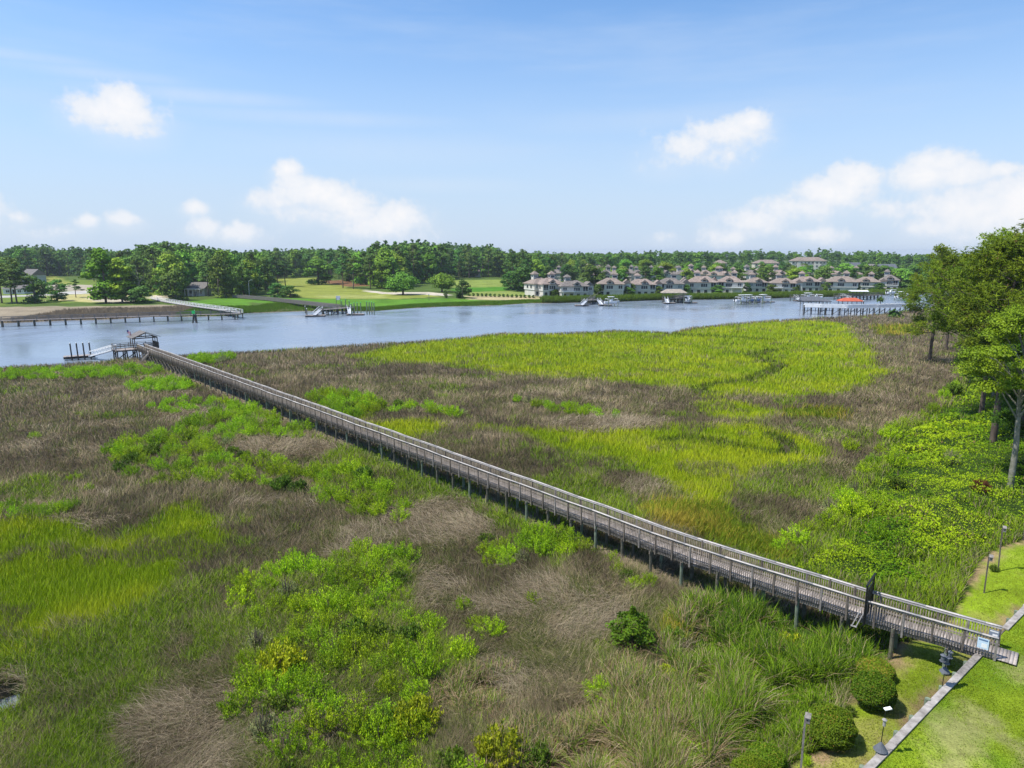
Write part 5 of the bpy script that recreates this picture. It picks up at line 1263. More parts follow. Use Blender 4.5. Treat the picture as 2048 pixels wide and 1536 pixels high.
def build_far_trees(V):
    T = lambda *a, **k: tree_px(V, *a, **k)
    T('oak', 'live_oak', 806, 589.5, 10.5, 'spreading live oak on the golf fairway, the larger one beside the sand path', w=17)
    T('oak', 'live_oak', 884, 584, 9.5, 'spreading live oak left of the dark cedar on the golf course', w=15)
    T('cedar', 'cedar_tree', 925, 596, 8.4, 'dense dark cedar standing alone on the golf shore', w=8.5)
    T('cedar', 'cedar_tree', 891, 596, 3.8, 'small pointed dark cedar left of the big dark cedar', w=2.6)
    for k, (px, by, h, w) in enumerate(((545, 574, 17, 8), (556, 573, 18, 8), (571, 573, 15, 8))): T('pine', 'pine_tree', px, by, h, ('leftmost', 'middle', 'rightmost')[k] + ' pine of the trio left of the golf fairway', 'pine trio by the fairway', w, k)
    T('leaf', 'broadleaf_tree', 637, 569, 16, 'round topped tree standing on the top of the fairway', w=15, idx=2)
    for px, by, h, l in ((658, 567, 20, 'tall pine right of the round topped fairway tree'), (686, 576, 19, 'pine with bare trunk at the fairway edge on pine straw'), (707, 578, 18, 'pine at the right edge of the fairway')): T('pine', 'pine_tree', px, by, h, l, None, 9, int(h) % 3)
    T('bright', 'broadleaf_tree', 766, 577, 14, 'bright green tree just behind the left live oak', w=11)
    T('dense', 'shrub_mass', 556, 594, 6.5, 'green shrub clump left of the fairway, above the boardwalk', w=11); T('dense', 'shrub_mass', 581, 595, 5.5, 'dark shrub clump at the left corner of the fairway', w=10)
    T('dense', 'oak_tree', 1045, 582, 13, 'big dark rounded oak left of the waterfront houses', w=15); T('dense', 'oak_tree', 1022, 580, 10, 'dark oak at the right end of the second fairway', w=12)
    T('dense', 'oak_tree', 1188, 584, 13.5, 'big dark oak between the third and fourth waterfront house', w=16)
    for k, (px, by, h) in enumerate(((4, 606, 17), (24, 606, 18), (34, 607, 15))): T('pine', 'pine_tree', px, by, h, ('leftmost', 'middle', 'rightmost')[k] + ' pine in the clump at the far left shore', 'pines at the far left shore', 9, k)
    T('dense', 'oak_tree', 70, 606, 11, 'dark bushy tree right of the far left pine clump', w=11)
    T('leaf', 'broadleaf_tree', 115, 602, 9, 'small slim tree on the yellow field at left', w=8, idx=1); T('pine', 'pine_tree', 152, 595, 8, 'small young pine beside the road at left', w=5)
    T('bright', 'broadleaf_tree', 212, 606, 22, 'bright yellow green tree, tallest on the left shore', w=17); T('bright', 'broadleaf_tree', 245, 606, 18, 'bright green tree just right of the tallest yellow green one', w=14)
    T('leaf', 'broadleaf_tree', 262, 604, 15, 'dark leafy tree with a dead branch at the left shore', w=12, idx=3); T('dense', 'shrub_mass', 284, 607, 7, 'low dark shrub clump at the end of the left shore trees', w=11)
    T('dense', 'oak_tree', 352, 601, 13, 'round dark tree before the hidden grey roofed house', w=13)
    for px, by, h, w, l in ((1475, 574, 11, 12, 'dark round tree behind the balcony house'), (1536, 570, 12, 15, 'dark round tree right of the narrow waterfront house'), (1649, 573, 12, 14, 'dark round tree before the condominiums'), (1746, 570, 12, 15, 'dark round tree at the right end of the houses'),
                            (1330, 560, 13, 13, 'tree behind the roof turrets in the middle of the house row'), (1395, 556, 12, 12, 'tree behind the roof turrets left of the narrow condominium'), (1250, 556, 15, 12, 'tall tree behind the brown roofed club house'), (1290, 556, 15, 13, 'leafy tree behind the roof turrets right of the club house'),
                            (1690, 556, 12, 12, 'tree between the condominium and the pale grey house'), (1725, 556, 12, 12, 'tree right of the pale grey house in the distance'), (1430, 558, 11, 10, 'tree left of the balcony house roofline'),
                            (1240, 578, 11, 11, 'dark round tree between the fourth and fifth waterfront house'), (1312, 576, 12, 10, 'leafy tree rising behind the fifth waterfront house'), (1372, 574, 11, 10, 'leafy tree behind the sixth waterfront house'), (1590, 572, 11, 10, 'leafy tree behind the tenth waterfront house'), (1705, 572, 11, 11, 'leafy tree behind the twelfth waterfront house'),
                            (1800, 580, 12, 13, 'round tree right of the rightmost waterfront house'), (1830, 578, 14, 14, 'large leafy tree at the far right shore'), (1870, 578, 14, 14, 'leafy tree at the far right shore behind the pines')):
        T('dense' if w > 13 else 'leaf', 'broadleaf_tree', px, by, h, l, None, w, int(px) % 4)
    g = random.Random(4)
    for k in range(60):
        px = 1085 + k * 13.5 + g.uniform(-6, 6); by = g.uniform(552, 566)
        T('leaf' if g.random() < .7 else 'dense', 'broadleaf_tree', px, by, g.uniform(8, 13), 'small green tree among the rear houses across the river', 'trees among the rear houses', g.uniform(8, 11), k)
    # shoreline shrubs before the houses
    for k, (px, by) in enumerate(((1082, 590), (1098, 593), (1060, 586), (1073, 588), (1110, 594))): T('dense', 'shrub_mass', px, by, 3.8, 'green shrub mass on the bank left of the first waterfront house', 'shrubs by the first waterfront house', 6)
    for k, (px, by, h) in enumerate(((1197, 593, 6), (1255, 593, 4.5), (1262, 592, 6), (1317, 592, 5), (1372, 591, 5.5), (1437, 590, 5), (1492, 588, 6), (1543, 588, 5), (1590, 587, 4.5), (1652, 587, 6), (1712, 586, 4.5), (1757, 585, 5))): T('leaf' if k % 2 else 'dense', 'garden_tree', px, by, h, 'small garden tree at the water side between two waterfront houses', 'garden trees between the waterfront houses', 5 + k % 3, k)
    # clipped plants along the second fairway
    for k in range(16):
        px = 938 + k * 8.6; by = 592 + k * .25; o = T('dense', 'hedge_plant', px, by, 1.5, 'small clipped plant in a row along the sandy fairway edge', 'row of small plants by the sandy bank', 1.9)
    # dead snag
    p = ground(280, 606, 1.6); o = empty('dead_tree', p, 0, 'bare pale dead tree among the left shore trees', 'tree'); mb = MB(); r = random.Random(6)
    mb.tube([(0, 0, 0), (.2, 0, 5), (.5, 0, 9)], [.3, .22, .1], 6)
    for k in range(9):
        z = 5 + k * .8; a = r.random() * 6.28; mb.tube([(.3, 0, z), (.3 + math.cos(a) * 1.6, math.sin(a) * 1.6, z + 1.6), (.3 + math.cos(a) * 2.4, math.sin(a) * 2.4, z + 3.2)], [.11, .07, .03], 4)
    mb.build('trunk', M['bark_pale'], o)

def build_near_trees():
    A = [make_variant(needle_pine(301, 23, 6.2, .40, 36, 50), 'needle', 'bark_pine'), make_variant(needle_pine(302, 23, 5.4, .34, 34, 50), 'needle', 'bark_pine'), make_variant(needle_pine(303, 22, 6.6, .30, 38, 48), 'needle', 'bark_pine'), make_variant(needle_pine(304, 23, 10.5, .40, 48, 46), 'needle', 'bark_pine')]
    def pine(px, D, h, v, label, rz=0.0, w=1.0):
        p = at_d(px, 800, D); x = p.x; z = hz(x, D); s = h / 23.0; o = plant('pine_tree', A[v], (x, D, z), s, label, group=None, rz=rz); o.scale = (s * w, s * w, s); return o
    p = ground(1985, 890); o = plant('pine_tree', A[0], p, 1.0, 'tall pine with a thick dark bare trunk rising from the vines', rz=2.2); o.scale = (1, 1, .9)
    pine(1966, 86, 19.6, 3, 'tall pine overhanging the marsh, its low boughs reaching farthest left', 1.0, 1.0)
    pine(1992, 100, 22.9, 2, 'tallest pine crown of the right hand group', 4.0, 1.05)
    pine(1850, 132, 21.0, 2, 'pine standing apart at the left of the right hand group near the white pier', 2.6, .95)
    pine(1880, 150, 19.0, 0, 'pine behind the detached pine near the white pier', 5.2)
    pine(2050, 76, 22.4, 2, 'pine cut by the right edge of the photo', 5.5, 1.05)
    pine(2030, 125, 21.0, 1, 'pine at the back of the right hand group', 3.3, 1.2)
    pine(2110, 95, 21.0, 2, 'pine beyond the right edge with boughs in view', 1.5, 1.1)
    pine(1965, 112, 18.5, 3, 'pine behind the overhanging one with boughs over the marsh edge', 3.9, .8)
    L1 = make_variant(leafy_tree(401, 15.5, 4.6, base=.55), 'treeleaf', 'bark_pale'); L2 = make_variant(leafy_tree(402, 12, 4.2, (.06, .13, .01), (.12, .21, .015), .25), 'treeleaf', 'bark_pale')
    p = ground(2020, 975); plant('broadleaf_tree', L1, p, 1.0, 'bright leafy tree with a mottled pale trunk at the right edge', rz=.3)
    p = at_d(2085, 900, 62); plant('broadleaf_tree', L2, (p.x, 62, hz(p.x, 62)), 1.15, 'bright green broadleaf tree at the right edge below the pines', rz=2.0)
    p = at_d(1990, 760, 96); plant('broadleaf_tree', L2, (p.x, 96, hz(p.x, 96)), .75, 'low leafy tree under the pines at the top of the vine bank', rz=.9)
    p = at_d(1945, 720, 108); plant('broadleaf_tree', L2, (p.x, 108, hz(p.x, 108)), .4, 'small leafy tree at the left end of the vine bank', rz=3.9)
    # palms by the white pier
    def palm(px, py, h, r, label, nf=26):
        p = ground(px, py, 1.2); o = empty('palm_tree', p, px, label, 'palm'); mb = MB(); mb.tube([(0, 0, -.3), (.05, 0, h * .5), (0, .05, h)], [.2, .16, .15], 7); mb.build('trunk', M['bark_far'], o)
        g = np.random.default_rng(int(px)); V = []; C = []
        for k in range(nf):
            a = k * 2.4; e = g.uniform(-.5, 1.1); 
            for j in range(7):
                t0, t1 = j / 7, (j + 1) / 7; w = r * .28 * math.sin(math.pi * (t0 * .8 + .15))
                def P(t, o_): return (math.cos(a) * r * t * math.cos(e) - math.sin(a) * o_, math.sin(a) * r * t * math.cos(e) + math.cos(a) * o_, h + r * (t * math.sin(e) - .5 * t * t))
                V += [P(t0, -w), P(t1, -w * .8), P(t1, w * .8), P(t0, w)]; c = np.array((.05, .10, .015)) * g.uniform(.7, 1.7); C += [c] * 4
        mobj('fronds', np_mesh('fronds', V, np.arange(len(V)).reshape(-1, 4), M['treeleaf'], np.array(C)), o)
    palm(1759, 622, 5.2, 1.7, 'palm beside the white pier, right of the red roof'); palm(1786, 634, 1.9, 2.0, 'low bushy palm at the foot of the white pier'); palm(1800, 634, 1.2, 1.6, 'smallest palm at the landing of the white pier', 18)
    V2 = make_variant(broadleaf(88, 6, 3.2, .35, (.035, .065, .008), (.06, .095, .012), 60, .5, 16), 'farleaf', 'bark_far')
    plant('broadleaf_tree', V2, ground(1823, 622, 1.5), 1.1, 'small spreading tree behind the white pier rail')

# ---- houses
def hip(mb, x0, x1, y0, y1, z, h, ov=.5, ridge=.45):
    x0 -= ov; x1 += ov; y0 -= ov; y1 += ov; cy = (y0 + y1) / 2; r = min((x1 - x0), (y1 - y0)) * ridge
    a, b = (x0 + r, cy, z + h), (x1 - r, cy, z + h); t = -.16
    mb.add([(x0, y0, z), (x1, y0, z), (x1, y1, z), (x0, y1, z), a, b, (x0, y0, z + t), (x1, y0, z + t), (x1, y1, z + t), (x0, y1, z + t)],
           [(0, 1, 5, 4), (1, 2, 5), (2, 3, 4, 5), (3, 0, 4), (6, 7, 1, 0), (7, 8, 2, 1), (8, 9, 3, 2), (9, 6, 0, 3), (9, 8, 7, 6)])
def gable(mb, x0, x1, y0, y1, z, h, ov=.4, along='y'):
    if along == 'y':
        cx = (x0 + x1) / 2; q = [(x0 - ov, y0 - ov, z), (x1 + ov, y0 - ov, z), (x1 + ov, y1 + ov, z), (x0 - ov, y1 + ov, z), (cx, y0 - ov, z + h), (cx, y1 + ov, z + h)]; f = [(0, 4, 5, 3), (1, 2, 5, 4), (0, 1, 4), (2, 3, 5), (3, 2, 1, 0)]
    else:
        cy = (y0 + y1) / 2; q = [(x0 - ov, y0 - ov, z), (x1 + ov, y0 - ov, z), (x1 + ov, y1 + ov, z), (x0 - ov, y1 + ov, z), (x0 - ov, cy, z + h), (x1 + ov, cy, z + h)]; f = [(0, 1, 5, 4), (2, 3, 4, 5), (1, 2, 5), (3, 0, 4), (3, 2, 1, 0)]
    mb.add(q, f)
def window(par, x, y, z, w, h, n=1, mat='glass', side=None):
    """framed window in a wall facing -y (or +-x with side)"""
    fr = MB(); pn = MB()
    if side is None:
        fr.box((x, y - .04, z + h / 2), (w + .2, .12, h + .2)); pn.box((x, y - .105, z + h / 2), (w, .03, h))
        for k in range(1, n): fr.box((x - w / 2 + w * k / n, y - .11, z + h / 2), (.12, .06, h))
    else:
        fr.box((y + side * .04, x, z + h / 2), (.12, w + .2, h + .2)); pn.box((y + side * .105, x, z + h / 2), (.03, w, h))
    f = fr.build('window', M['trim'], par); pn.build('pane', M[mat], f)
def river_house(px, by, w, label, rz=0.0, style=0, wall='siding', rear=False, D=None, group=None, cup=True, wing=0):
    p = ground(px, by, 1.7)
    o = empty('waterfront_house' if not rear else 'house', p, rz, label, 'house', group); w *= 1.05; hw = w / 2; d = 10.0; hs_ = random.Random(int(px)).uniform(.92, 1.12); o.scale = (1, 1, hs_)
    mb = MB(); mb.box((0, d / 2, 1.45), (w - .5, d - .5, 3.5)); mb.build('ground_floor', M[wall], o)
    mb = MB(); mb.box((0, d / 2, 4.3), (w, d, 2.7)); mb.build('wall', M[wall], o)
    mb = MB(); mb.box((0, d / 2, 3.02), (w + .16, d + .16, .26)); mb.box((0, d / 2, 5.6), (w + .1, d + .1, .2)); mb.build('trim_band', M['trim'], o)
    mb = MB(); hip(mb, -hw, hw, 0, d, 5.7, 2.7, .6, .42)
    RM = M[('roof_brown', 'roof_b2', 'roof_b3')[(style * 7 + int(px)) % 3]]; rf = mb.build('roof', RM, o)
    sgn = 1 if style % 2 else -1
    # gabled dormer over the main window
    mb = MB(); cx = sgn * w * .06; mb.box((cx, 1.1, 6.25), (2.6, 2.6, 1.1)); dm = mb.build('dormer', M[wall], rf)
    mb = MB(); gable(mb, cx - 1.5, cx + 1.5, -.5, 3.4, 6.75, 1.15, .25); mb.build('dormer_roof', RM, dm)
    mb = MB(); mb.box((cx, -.22, 6.45), (1.3, .04, .6)); mb.build('dormer_vent', M['screen'], dm)
    if not rear:
        window(o, cx, 0, 3.55, 3.0, 1.5, 3)
        x = sgn * (hw - 1.6)
        mb = MB(); mb.box((x, -.02, 4.35), (2.5, .10, 2.1)); pc = mb.build('screen_porch', M['screen'], o)
        mb = MB()
        for k in (-1.2, 0, 1.2): mb.box((x + k, -.12, 4.35), (.1, .1, 2.1))
        mb.box((x, -.12, 3.8), (2.5, .08, .08)); mb.build('porch_post', M['trim'], pc)
        window(o, -sgn * (hw - 1.7), 0, 3.6, 1.8, 1.5, 2, 'glass_pale' if style % 3 == 1 else 'glass')
        for k in range(4 if w > 11 else 3):
            xx = -hw + 1.7 + k * (w - 3.4) / (3 if w > 11 else 2)
            if style % 4 == 2 and k > 1: continue
            window(o, xx, .25, .6, 1.5, 1.6, 1, 'screen' if (k + style) % 3 == 0 else 'glass')
        window(o, d * .3, -hw if rz > 0 else hw, 3.6, 1.4, 1.4, 1, 'glass', -1 if rz > 0 else 1); window(o, d * .65, -hw if rz > 0 else hw, 3.6, 1.4, 1.4, 1, 'glass', -1 if rz > 0 else 1)
        if style % 3 == 0:
            mb = MB(); mb.box((-sgn * hw * .5, -.9, 3.05), (w * .45, 1.7, .14))
            for k in range(5): mb.box((-sgn * hw * .5 - w * .21 + k * w * .105, -1.68, 3.6), (.08, .08, 1.0))
            mb.box((-sgn * hw * .5, -1.68, 4.1), (w * .45, .1, .08)); mb.box((-sgn * hw * .5, -1.68, 3.4), (w * .45, .06, .5))
            for k in (-1, 1): mb.box((-sgn * hw * .5 + k * w * .2, -1.6, 1.4), (.16, .16, 3.2))
            mb.build('balcony', M['trim'], o)
    else:
        window(o, 0, 0, 3.7, 2.4, 1.3, 2)
    if wing:
        mb = MB(); mb.box((wing * (hw + 1.6), d * .62, 2.9), (3.6, d * .6, 5.9)); mb.build('wing', M[wall], o)
        mb = MB(); gable(mb, wing * (hw + 1.6) - 1.8, wing * (hw + 1.6) + 1.8, d * .32, d * .92, 5.85, 1.9, .4); mb.build('wing_roof', RM, o)
        window(o, wing * (hw + 1.7), d * .32, 3.6, 1.6, 1.3, 2)
    if cup:
        cx = -sgn * w * .16; mb = MB(); mb.box((cx, d * .62, 8.3), (2.3, 2.3, 3.4)); c = mb.build('roof_turret', M[wall], o)
        mb = MB(); mb.box((cx, d * .62, 8.95), (2.36, 2.36, .75)); mb.build('turret_window', M['glass_pale' if style % 2 else 'glass'], c)
        mb = MB()
        for i in (-1, 1):
            for j in (-1, 1): mb.box((cx + i * 1.15, d * .62 + j * 1.15, 8.95), (.25, .25, .9))
        mb.build('turret_corner', M['trim'], c)
        mb = MB(); hip(mb, cx - 1.15, cx + 1.15, d * .62 - 1.15, d * .62 + 1.15, 9.95, 1.5, .55, .5); mb.build('turret_roof', RM, c)
    return o
def condo(px, by, w, floors, label, rz=0.0, wall='siding', roof='roof_brown', bays=7):
    p = ground(px, by, 1.7); o = empty('apartment_block', p, rz, label, 'apartments'); d = 13; h = floors * 3.1
    mb = MB(); mb.box((0, d / 2, h / 2 - .3), (w, d, h + .6)); mb.build('wall', M[wall], o)
    mb = MB(); hip(mb, -w / 2, w / 2, 0, d, h, 3.4, .8, .45); hip(mb, -w * .34, -w * .12, -1.6, 3, h + .02, 2.4, .4, .45); hip(mb, w * .14, w * .36, -1.6, 3, h + .02, 2.4, .4, .45); mb.build('roof', M[roof], o)
    mb = MB(); mb.box((-w * .23, -.8, h / 2 - .3), (w * .21, 1.6, h + .55)); mb.box((w * .25, -.8, h / 2 - .3), (w * .21, 1.6, h + .55)); mb.build('bay', M[wall], o)
    for f in range(floors):
        for k in range(bays):
            x = -w / 2 + (k + .5) * w / bays; yy = -1.6 if (abs(x + w * .23) < w * .1 or abs(x - w * .25) < w * .1) else 0
            window(o, x, yy, .7 + f * 3.1, w / bays * .45, 1.6, 2, 'glass' if (k + f) % 3 else 'screen')
    return o
def small_house(px, by, w, h, label, rz=0.0, wall='siding2', roof='shade_grey', d=9, along='x', porch=False):
    p = ground(px, by, 1.7); o = empty('house', p, rz, label, 'house')
    mb = MB(); mb.box((0, d / 2, h / 2 - .2), (w, d, h + .4)); mb.build('wall', M[wall], o)
    mb = MB(); gable(mb, -w / 2, w / 2, 0, d, h, h * .75, .5, along); mb.build('roof', M[roof], o)
    for k in (-1, 1): window(o, k * w * .27, 0, h * .3, w * .16, h * .42, 2)
    mb = MB(); mb.box((0, -.05, 1.05), (1.1, .1, 2.1)); mb.build('door', M['screen'], o)
    if porch:
        mb = MB(); mb.box((0, -1.4, h - .3), (w * .9, 2.8, .2))
        for k in range(5): mb.box((-w * .42 + k * w * .21, -2.6, h / 2 - .2), (.18, .18, h))
        mb.build('porch', M['trim'], o)
    return o
def build_houses():
    R = math.radians
    H_ = river_house
    H_(1088, 592, 10, 'first waterfront house from the left, half hidden behind another', R(28), 1, 'siding')
    H_(1107, 594, 10.5, 'second waterfront house from the left with dark upper windows', R(22), 2, 'siding')
    H_(1150, 596, 12.5, 'third waterfront house, broad hip roof and a tall corner turret', R(12), 3, 'siding2', wing=1)
    H_(1222, 593, 11.5, 'fourth waterfront house, dark porch at its left and a boat before it', R(-4), 2, 'siding', wing=1)
    H_(1285, 592, 12, 'fifth waterfront house, glazed left end beside a tan path', R(-3), 1, 'siding', wing=1)
    H_(1341, 591, 11.5, 'sixth waterfront house with a plain pale front behind the roofed dock', R(-6), 4, 'siding2', wing=1)
    H_(1404, 589, 13, 'seventh waterfront house, dark screened porch on its right', R(-10), 5, 'siding', wing=-1)
    H_(1460, 588, 11.5, 'eighth waterfront house with white balconies in front', R(-14), 6, 'siding', wing=-1)
    H_(1514, 585, 9.5, 'ninth waterfront house, narrow, between two dark round trees', R(-6), 1, 'siding2')
    H_(1566, 587, 11.5, 'tenth waterfront house with a dark porch opening in its front', R(-14), 3, 'siding', wing=1)
    H_(1614, 584, 12, 'eleventh waterfront house, right of the one with a porch opening', R(-12), 5, 'siding2', wing=1)
    H_(1684, 586, 14, 'twelfth waterfront house, long pale front and brown hip roof', R(-16), 2, 'siding')
    H_(1733, 584, 11.5, 'thirteenth waterfront house with a pale green glazed gable end', R(-24), 4, 'siding3', wing=1)
    H_(1776, 582, 9, 'rightmost waterfront house by the boat canopy', R(-30), 1, 'siding2')
    g = random.Random(8)
    for k, px in enumerate((1108, 1195, 1214, 1233, 1254, 1274, 1297, 1332, 1349, 1366, 1384, 1408, 1428, 1450, 1462, 1504, 1522, 1560, 1606, 1675, 1708)):
        H_(px, 566 + g.uniform(-6, 4), g.uniform(8, 10), 'rear row house with brown hip roof and a roof turret', R(g.uniform(-25, 15)), k, ('siding', 'siding2', 'siding3')[k % 3], True, group='rear row of turreted houses')
    condo(1190, 548, 24, 2, 'low club house with brown roofs among trees, left of the condominiums', R(5), 'siding3', bays=6)
    condo(1440, 545, 12, 3, 'narrow condominium half hidden by trees, leftmost of the condominiums', R(-10), 'siding', bays=4)
    condo(1533, 545, 24, 3, 'wide condominium with a long brown roof, left of the largest one', R(-6), 'siding3', bays=8)
    condo(1616, 549, 30, 4, 'largest condominium, four storeys with brown hip roofs', R(-12), 'siding', bays=9)
    small_house(1707, 547, 13, 6, 'pale blue grey house far behind the twelfth waterfront house', R(-8), 'siding_blue', 'shade_grey')
    small_house(1776, 546, 16, 5, 'long low white house with grey roof far at the right', R(-5), 'trim', 'shade_grey')
    small_house(1748, 546, 10, 5, 'white gabled house among far trees left of the long low one', R(10), 'trim', 'roof_grey', along='y')
    small_house(946, 554, 12, 3.6, 'brown roofed house among trees behind the second fairway', R(4), 'siding3', 'roof_brown')
    small_house(822, 560, 13, 5, 'house with orange roof hidden in trees behind the live oak', R(-5), 'siding3', 'roof_red')
    small_house(1002, 550, 12, 5, 'dark roofed house deep in the trees left of the oak', R(2), 'siding2', 'roof_brown')
    small_house(54, 566, 13, 5.2, 'pale blue house with a big grey gable roof at the left', R(-28), 'siding_blue', 'roof_grey')
    small_house(2, 556, 11, 5.5, 'grey roofed house cut by the left edge', R(10), 'siding2', 'roof_grey')
    small_house(392, 592, 9, 3.6, 'grey roofed house with a white porch hidden in the left wood', R(-10), 'siding', 'roof_grey', porch=True)
    small_house(28, 588, 10, 2.6, 'low grey roofed building behind the far left pines', R(5), 'trim', 'roof_grey')
    small_house(1888, 613, 9, 4.2, 'grey roofed house half hidden behind the right hand pines', R(-35), 'wood', 'shade_grey')

# ---- docks, piers, boats
def pier(name, pts, z, width, label, rail='wood', deck='deckw', pm='pile', step=3.0, rh=1.05, balus=False, both=True, brace=False, cat='pier', bw=.11):
    P = Path([(p[0], p[1]) for p in pts]); base = Vector((pts[0][0], pts[0][1], z)); o = empty(name, base, 0, label, cat)
    mb = MB(); s = 0.0
    while s < P.L - .01:
        e = min(s + 3, P.L); mb.beam(P.p(s, 0, z - .06), P.p(e, 0, z - .06), width, .12); s = e
    mb.build('deck', M[deck], o, base)
    mb = MB(); s = 0.0
    while s < P.L - .01:
        e = min(s + 3, P.L)
        for sg in ((-1, 1) if both else (-1,)):
            for hh, t in ((rh, .10), (rh * .55, .08), (.2, .08)): mb.beam(P.p(s, sg * width / 2, z + hh), P.p(e, sg * width / 2, z + hh), .10, t)
            mb.box(P.p(s, sg * width / 2, z + rh / 2), (.12, .12, rh))
            if balus:
                u = s
                while u < e: mb.box(P.p(u, sg * width / 2, z + rh / 2), (bw, .06, rh * .95), math.atan2(P.d(u).y, P.d(u).x)); u += .26
        s = e
    mb.build('railing', M[rail], o, base)
    s = .2; n = 0
    while s < P.L:
        for sg in (-1, 1):
            p = P.p(s, sg * (width / 2 - .1), 0); zz = min(hz(p.x, p.y), 0.5) - .6
            if n < 100: mb = MB(); mb.cyl((p.x, p.y, zz), (p.x, p.y, z - .1), .17, .16, 7); mb.build('piling', M[pm], o, base)
            n += 1
        s += step
    if brace:
        mb = MB(); s = .2
        while s < P.L - step:
            mb.beam(P.p(s, -width / 2, .4), P.p(s + step, -width / 2, z - .4), .08, .16); mb.beam(P.p(s, -width / 2, z - .4), P.p(s, width / 2, .5), .08, .16); s += step * 2
        mb.build('brace', M[pm], o, base)
    return o
def float_dock(p, L_, W_, rz, label, mat='pink', group=None):
    o = empty('floating_dock', (p[0], p[1], 0), rz, label, 'dock', group); mb = MB(); mb.box((0, 0, .42), (L_, W_, .08)); mb.build('deck', M['deckw'], o)
    mb = MB(); mb.box((0, 0, .14), (L_ - .1, W_ - .1, .46)); mb.build('float', M['pile_dark'], o); return o
def ramp(a, b, label, group=None):
    o = empty('gangway', a, 0, label, 'gangway', group); v = Vector(b) - Vector(a); sd = Vector((v.y, -v.x, 0)).normalized() * .6; mb = MB(); mb.beam((0, 0, 0), v, 1.2, .1); mb.build('walkway', M['alu'], o)
    for sg in (-1, 1):
        mb = MB(); mb.beam(sd * sg + Vector((0, 0, 1)), v + sd * sg + Vector((0, 0, 1)), .1, .1); mb.beam(sd * sg + Vector((0, 0, .1)), v + sd * sg + Vector((0, 0, .1)), .08, .2)
        for k in range(7): mb.beam(v * (k / 6) + sd * sg, v * (k / 6) + sd * sg + Vector((0, 0, 1)), .07, .07, (1, 0, 0))
        mb.build('side_rail', M['alu'], o)
def mooring(p, h, label, group, mat='pile_green'):
    o = empty('mooring_pile', (p[0], p[1], -1), 0, label, 'pile', group); mb = MB(); mb.cyl((0, 0, 0), (0, 0, h + 1), .19, .17, 8); mb.build('shaft', M[mat], o); mb = MB(); mb.cyl((0, 0, h + 1), (0, 0, h + 1.25), .2, .04, 8); mb.build('cap', M['sign_green' if mat == 'pile_green' else 'canvas'], o)
def boat(p, L_, rz, label, hull='hull', top=True, z=1.6, lift=True):
    o = empty('motor_boat', (p[0], p[1], z), rz, label, 'boat'); b = L_ * .17; st = [(-.5, 1, .0), (-.2, 1.05, -.02), (.15, 1.0, .0), (.36, .62, .10), (.5, .06, .26)]; V = []; fs = []
    for t, wd, rise in st:
        x = t * L_; V += [(x, 0, -.5 + rise * 1.6), (x, b * wd * .8, -.15 + rise), (x, b * wd, .55 + rise), (x, b * wd * .86, .55 + rise), (x, b * wd * .8, .15 + rise), (x, -b * wd * .8, .15 + rise), (x, -b * wd * .86, .55 + rise), (x, -b * wd, .55 + rise), (x, -b * wd * .8, -.15 + rise)]
    for k in range(len(st) - 1):
        for i in range(9): fs.append((k * 9 + i, k * 9 + (i + 1) % 9, (k + 1) * 9 + (i + 1) % 9, (k + 1) * 9 + i))
    fs.append(tuple(range(9))[::-1]); mb = MB(); mb.add(V, fs); mb.build('hull', M[hull], o)
    mb = MB(); mb.box((-.02 * L_, 0, .75), (L_ * .14, b * .8, 1.1)); mb.add([(.05 * L_, -b * .4, 1.3), (.05 * L_, b * .4, 1.3), (.02 * L_, b * .36, 1.8), (.02 * L_, -b * .36, 1.8)], [(0, 1, 2, 3)]); mb.build('console', M['hull'], o)
    mb = MB(); mb.box((-.54 * L_, 0, .7), (.5, .45, .7)); mb.box((-.53 * L_, 0, .05), (.25, .18, 1.0)); mb.build('outboard_engine', M['engine'], o)
    if top:
        mb = MB(); mb.box((-.04 * L_, 0, 2.35), (L_ * .36, b * 1.7, .12)); tp = mb.build('canopy', M['canvas'], o)
        mb = MB()
        for i in (-1, 1):
            for j in (-1, 1): mb.cyl((-.04 * L_ + i * L_ * .14, j * b * .7, .4), (-.04 * L_ + i * L_ * .12, j * b * .6, 2.3), .05, .05, 6)
        mb.build('canopy_pole', M['alu'], tp)
    if lift:
        l = empty('boat_lift', (p[0], p[1], 0), rz, 'boat lift under the ' + label.replace(' of the group', '').replace(' with canopy', ''), 'boat lift')
        for i in (-1, 1):
            for j in (-1, 1): mb = MB(); mb.cyl((i * L_ * .3, j * b * 1.6, -1), (i * L_ * .3, j * b * 1.6, z + 1.6), .17, .16, 8); mb.build('pile', M['pile_green'], l)
        mb = MB()
        for i in (-1, 1): mb.beam((i * L_ * .3, -b * 1.6, z - .62), (i * L_ * .3, b * 1.6, z - .62), .18, .2); mb.beam((i * L_ * .3, -b * 1.6, z + 1.5), (i * L_ * .3, b * 1.6, z + 1.5), .14, .2)
        mb.build('cross_beam', M['alu'], l)
def shelter(p, w, d, zb, h, rise, roof, label, rz=0.0, form='gable'):
    o = empty('boat_shelter', (p[0], p[1], zb), rz, label, 'shelter')
    for i in (-1, 0, 1):
        for j in (-1, 1): mb = MB(); mb.box((i * w * .45, j * d * .45, h / 2 - 1.2), (.18, .18, h + 2.4)); mb.build('post', M['wood_dark'], o)
    mb = MB()
    if form == 'gable': gable(mb, -w / 2, w / 2, -d / 2, d / 2, h, rise, .4, 'x')
    else: hip(mb, -w / 2, w / 2, -d / 2, d / 2, h, rise, .4, .4)
    mb.build('roof', M[roof], o)
    mb = MB(); mb.box((0, -d * .45, h - .12), (w * .95, .12, .22)); mb.box((0, d * .45, h - .12), (w * .95, .12, .22)); mb.build('beam', M['wood_dark'], o)
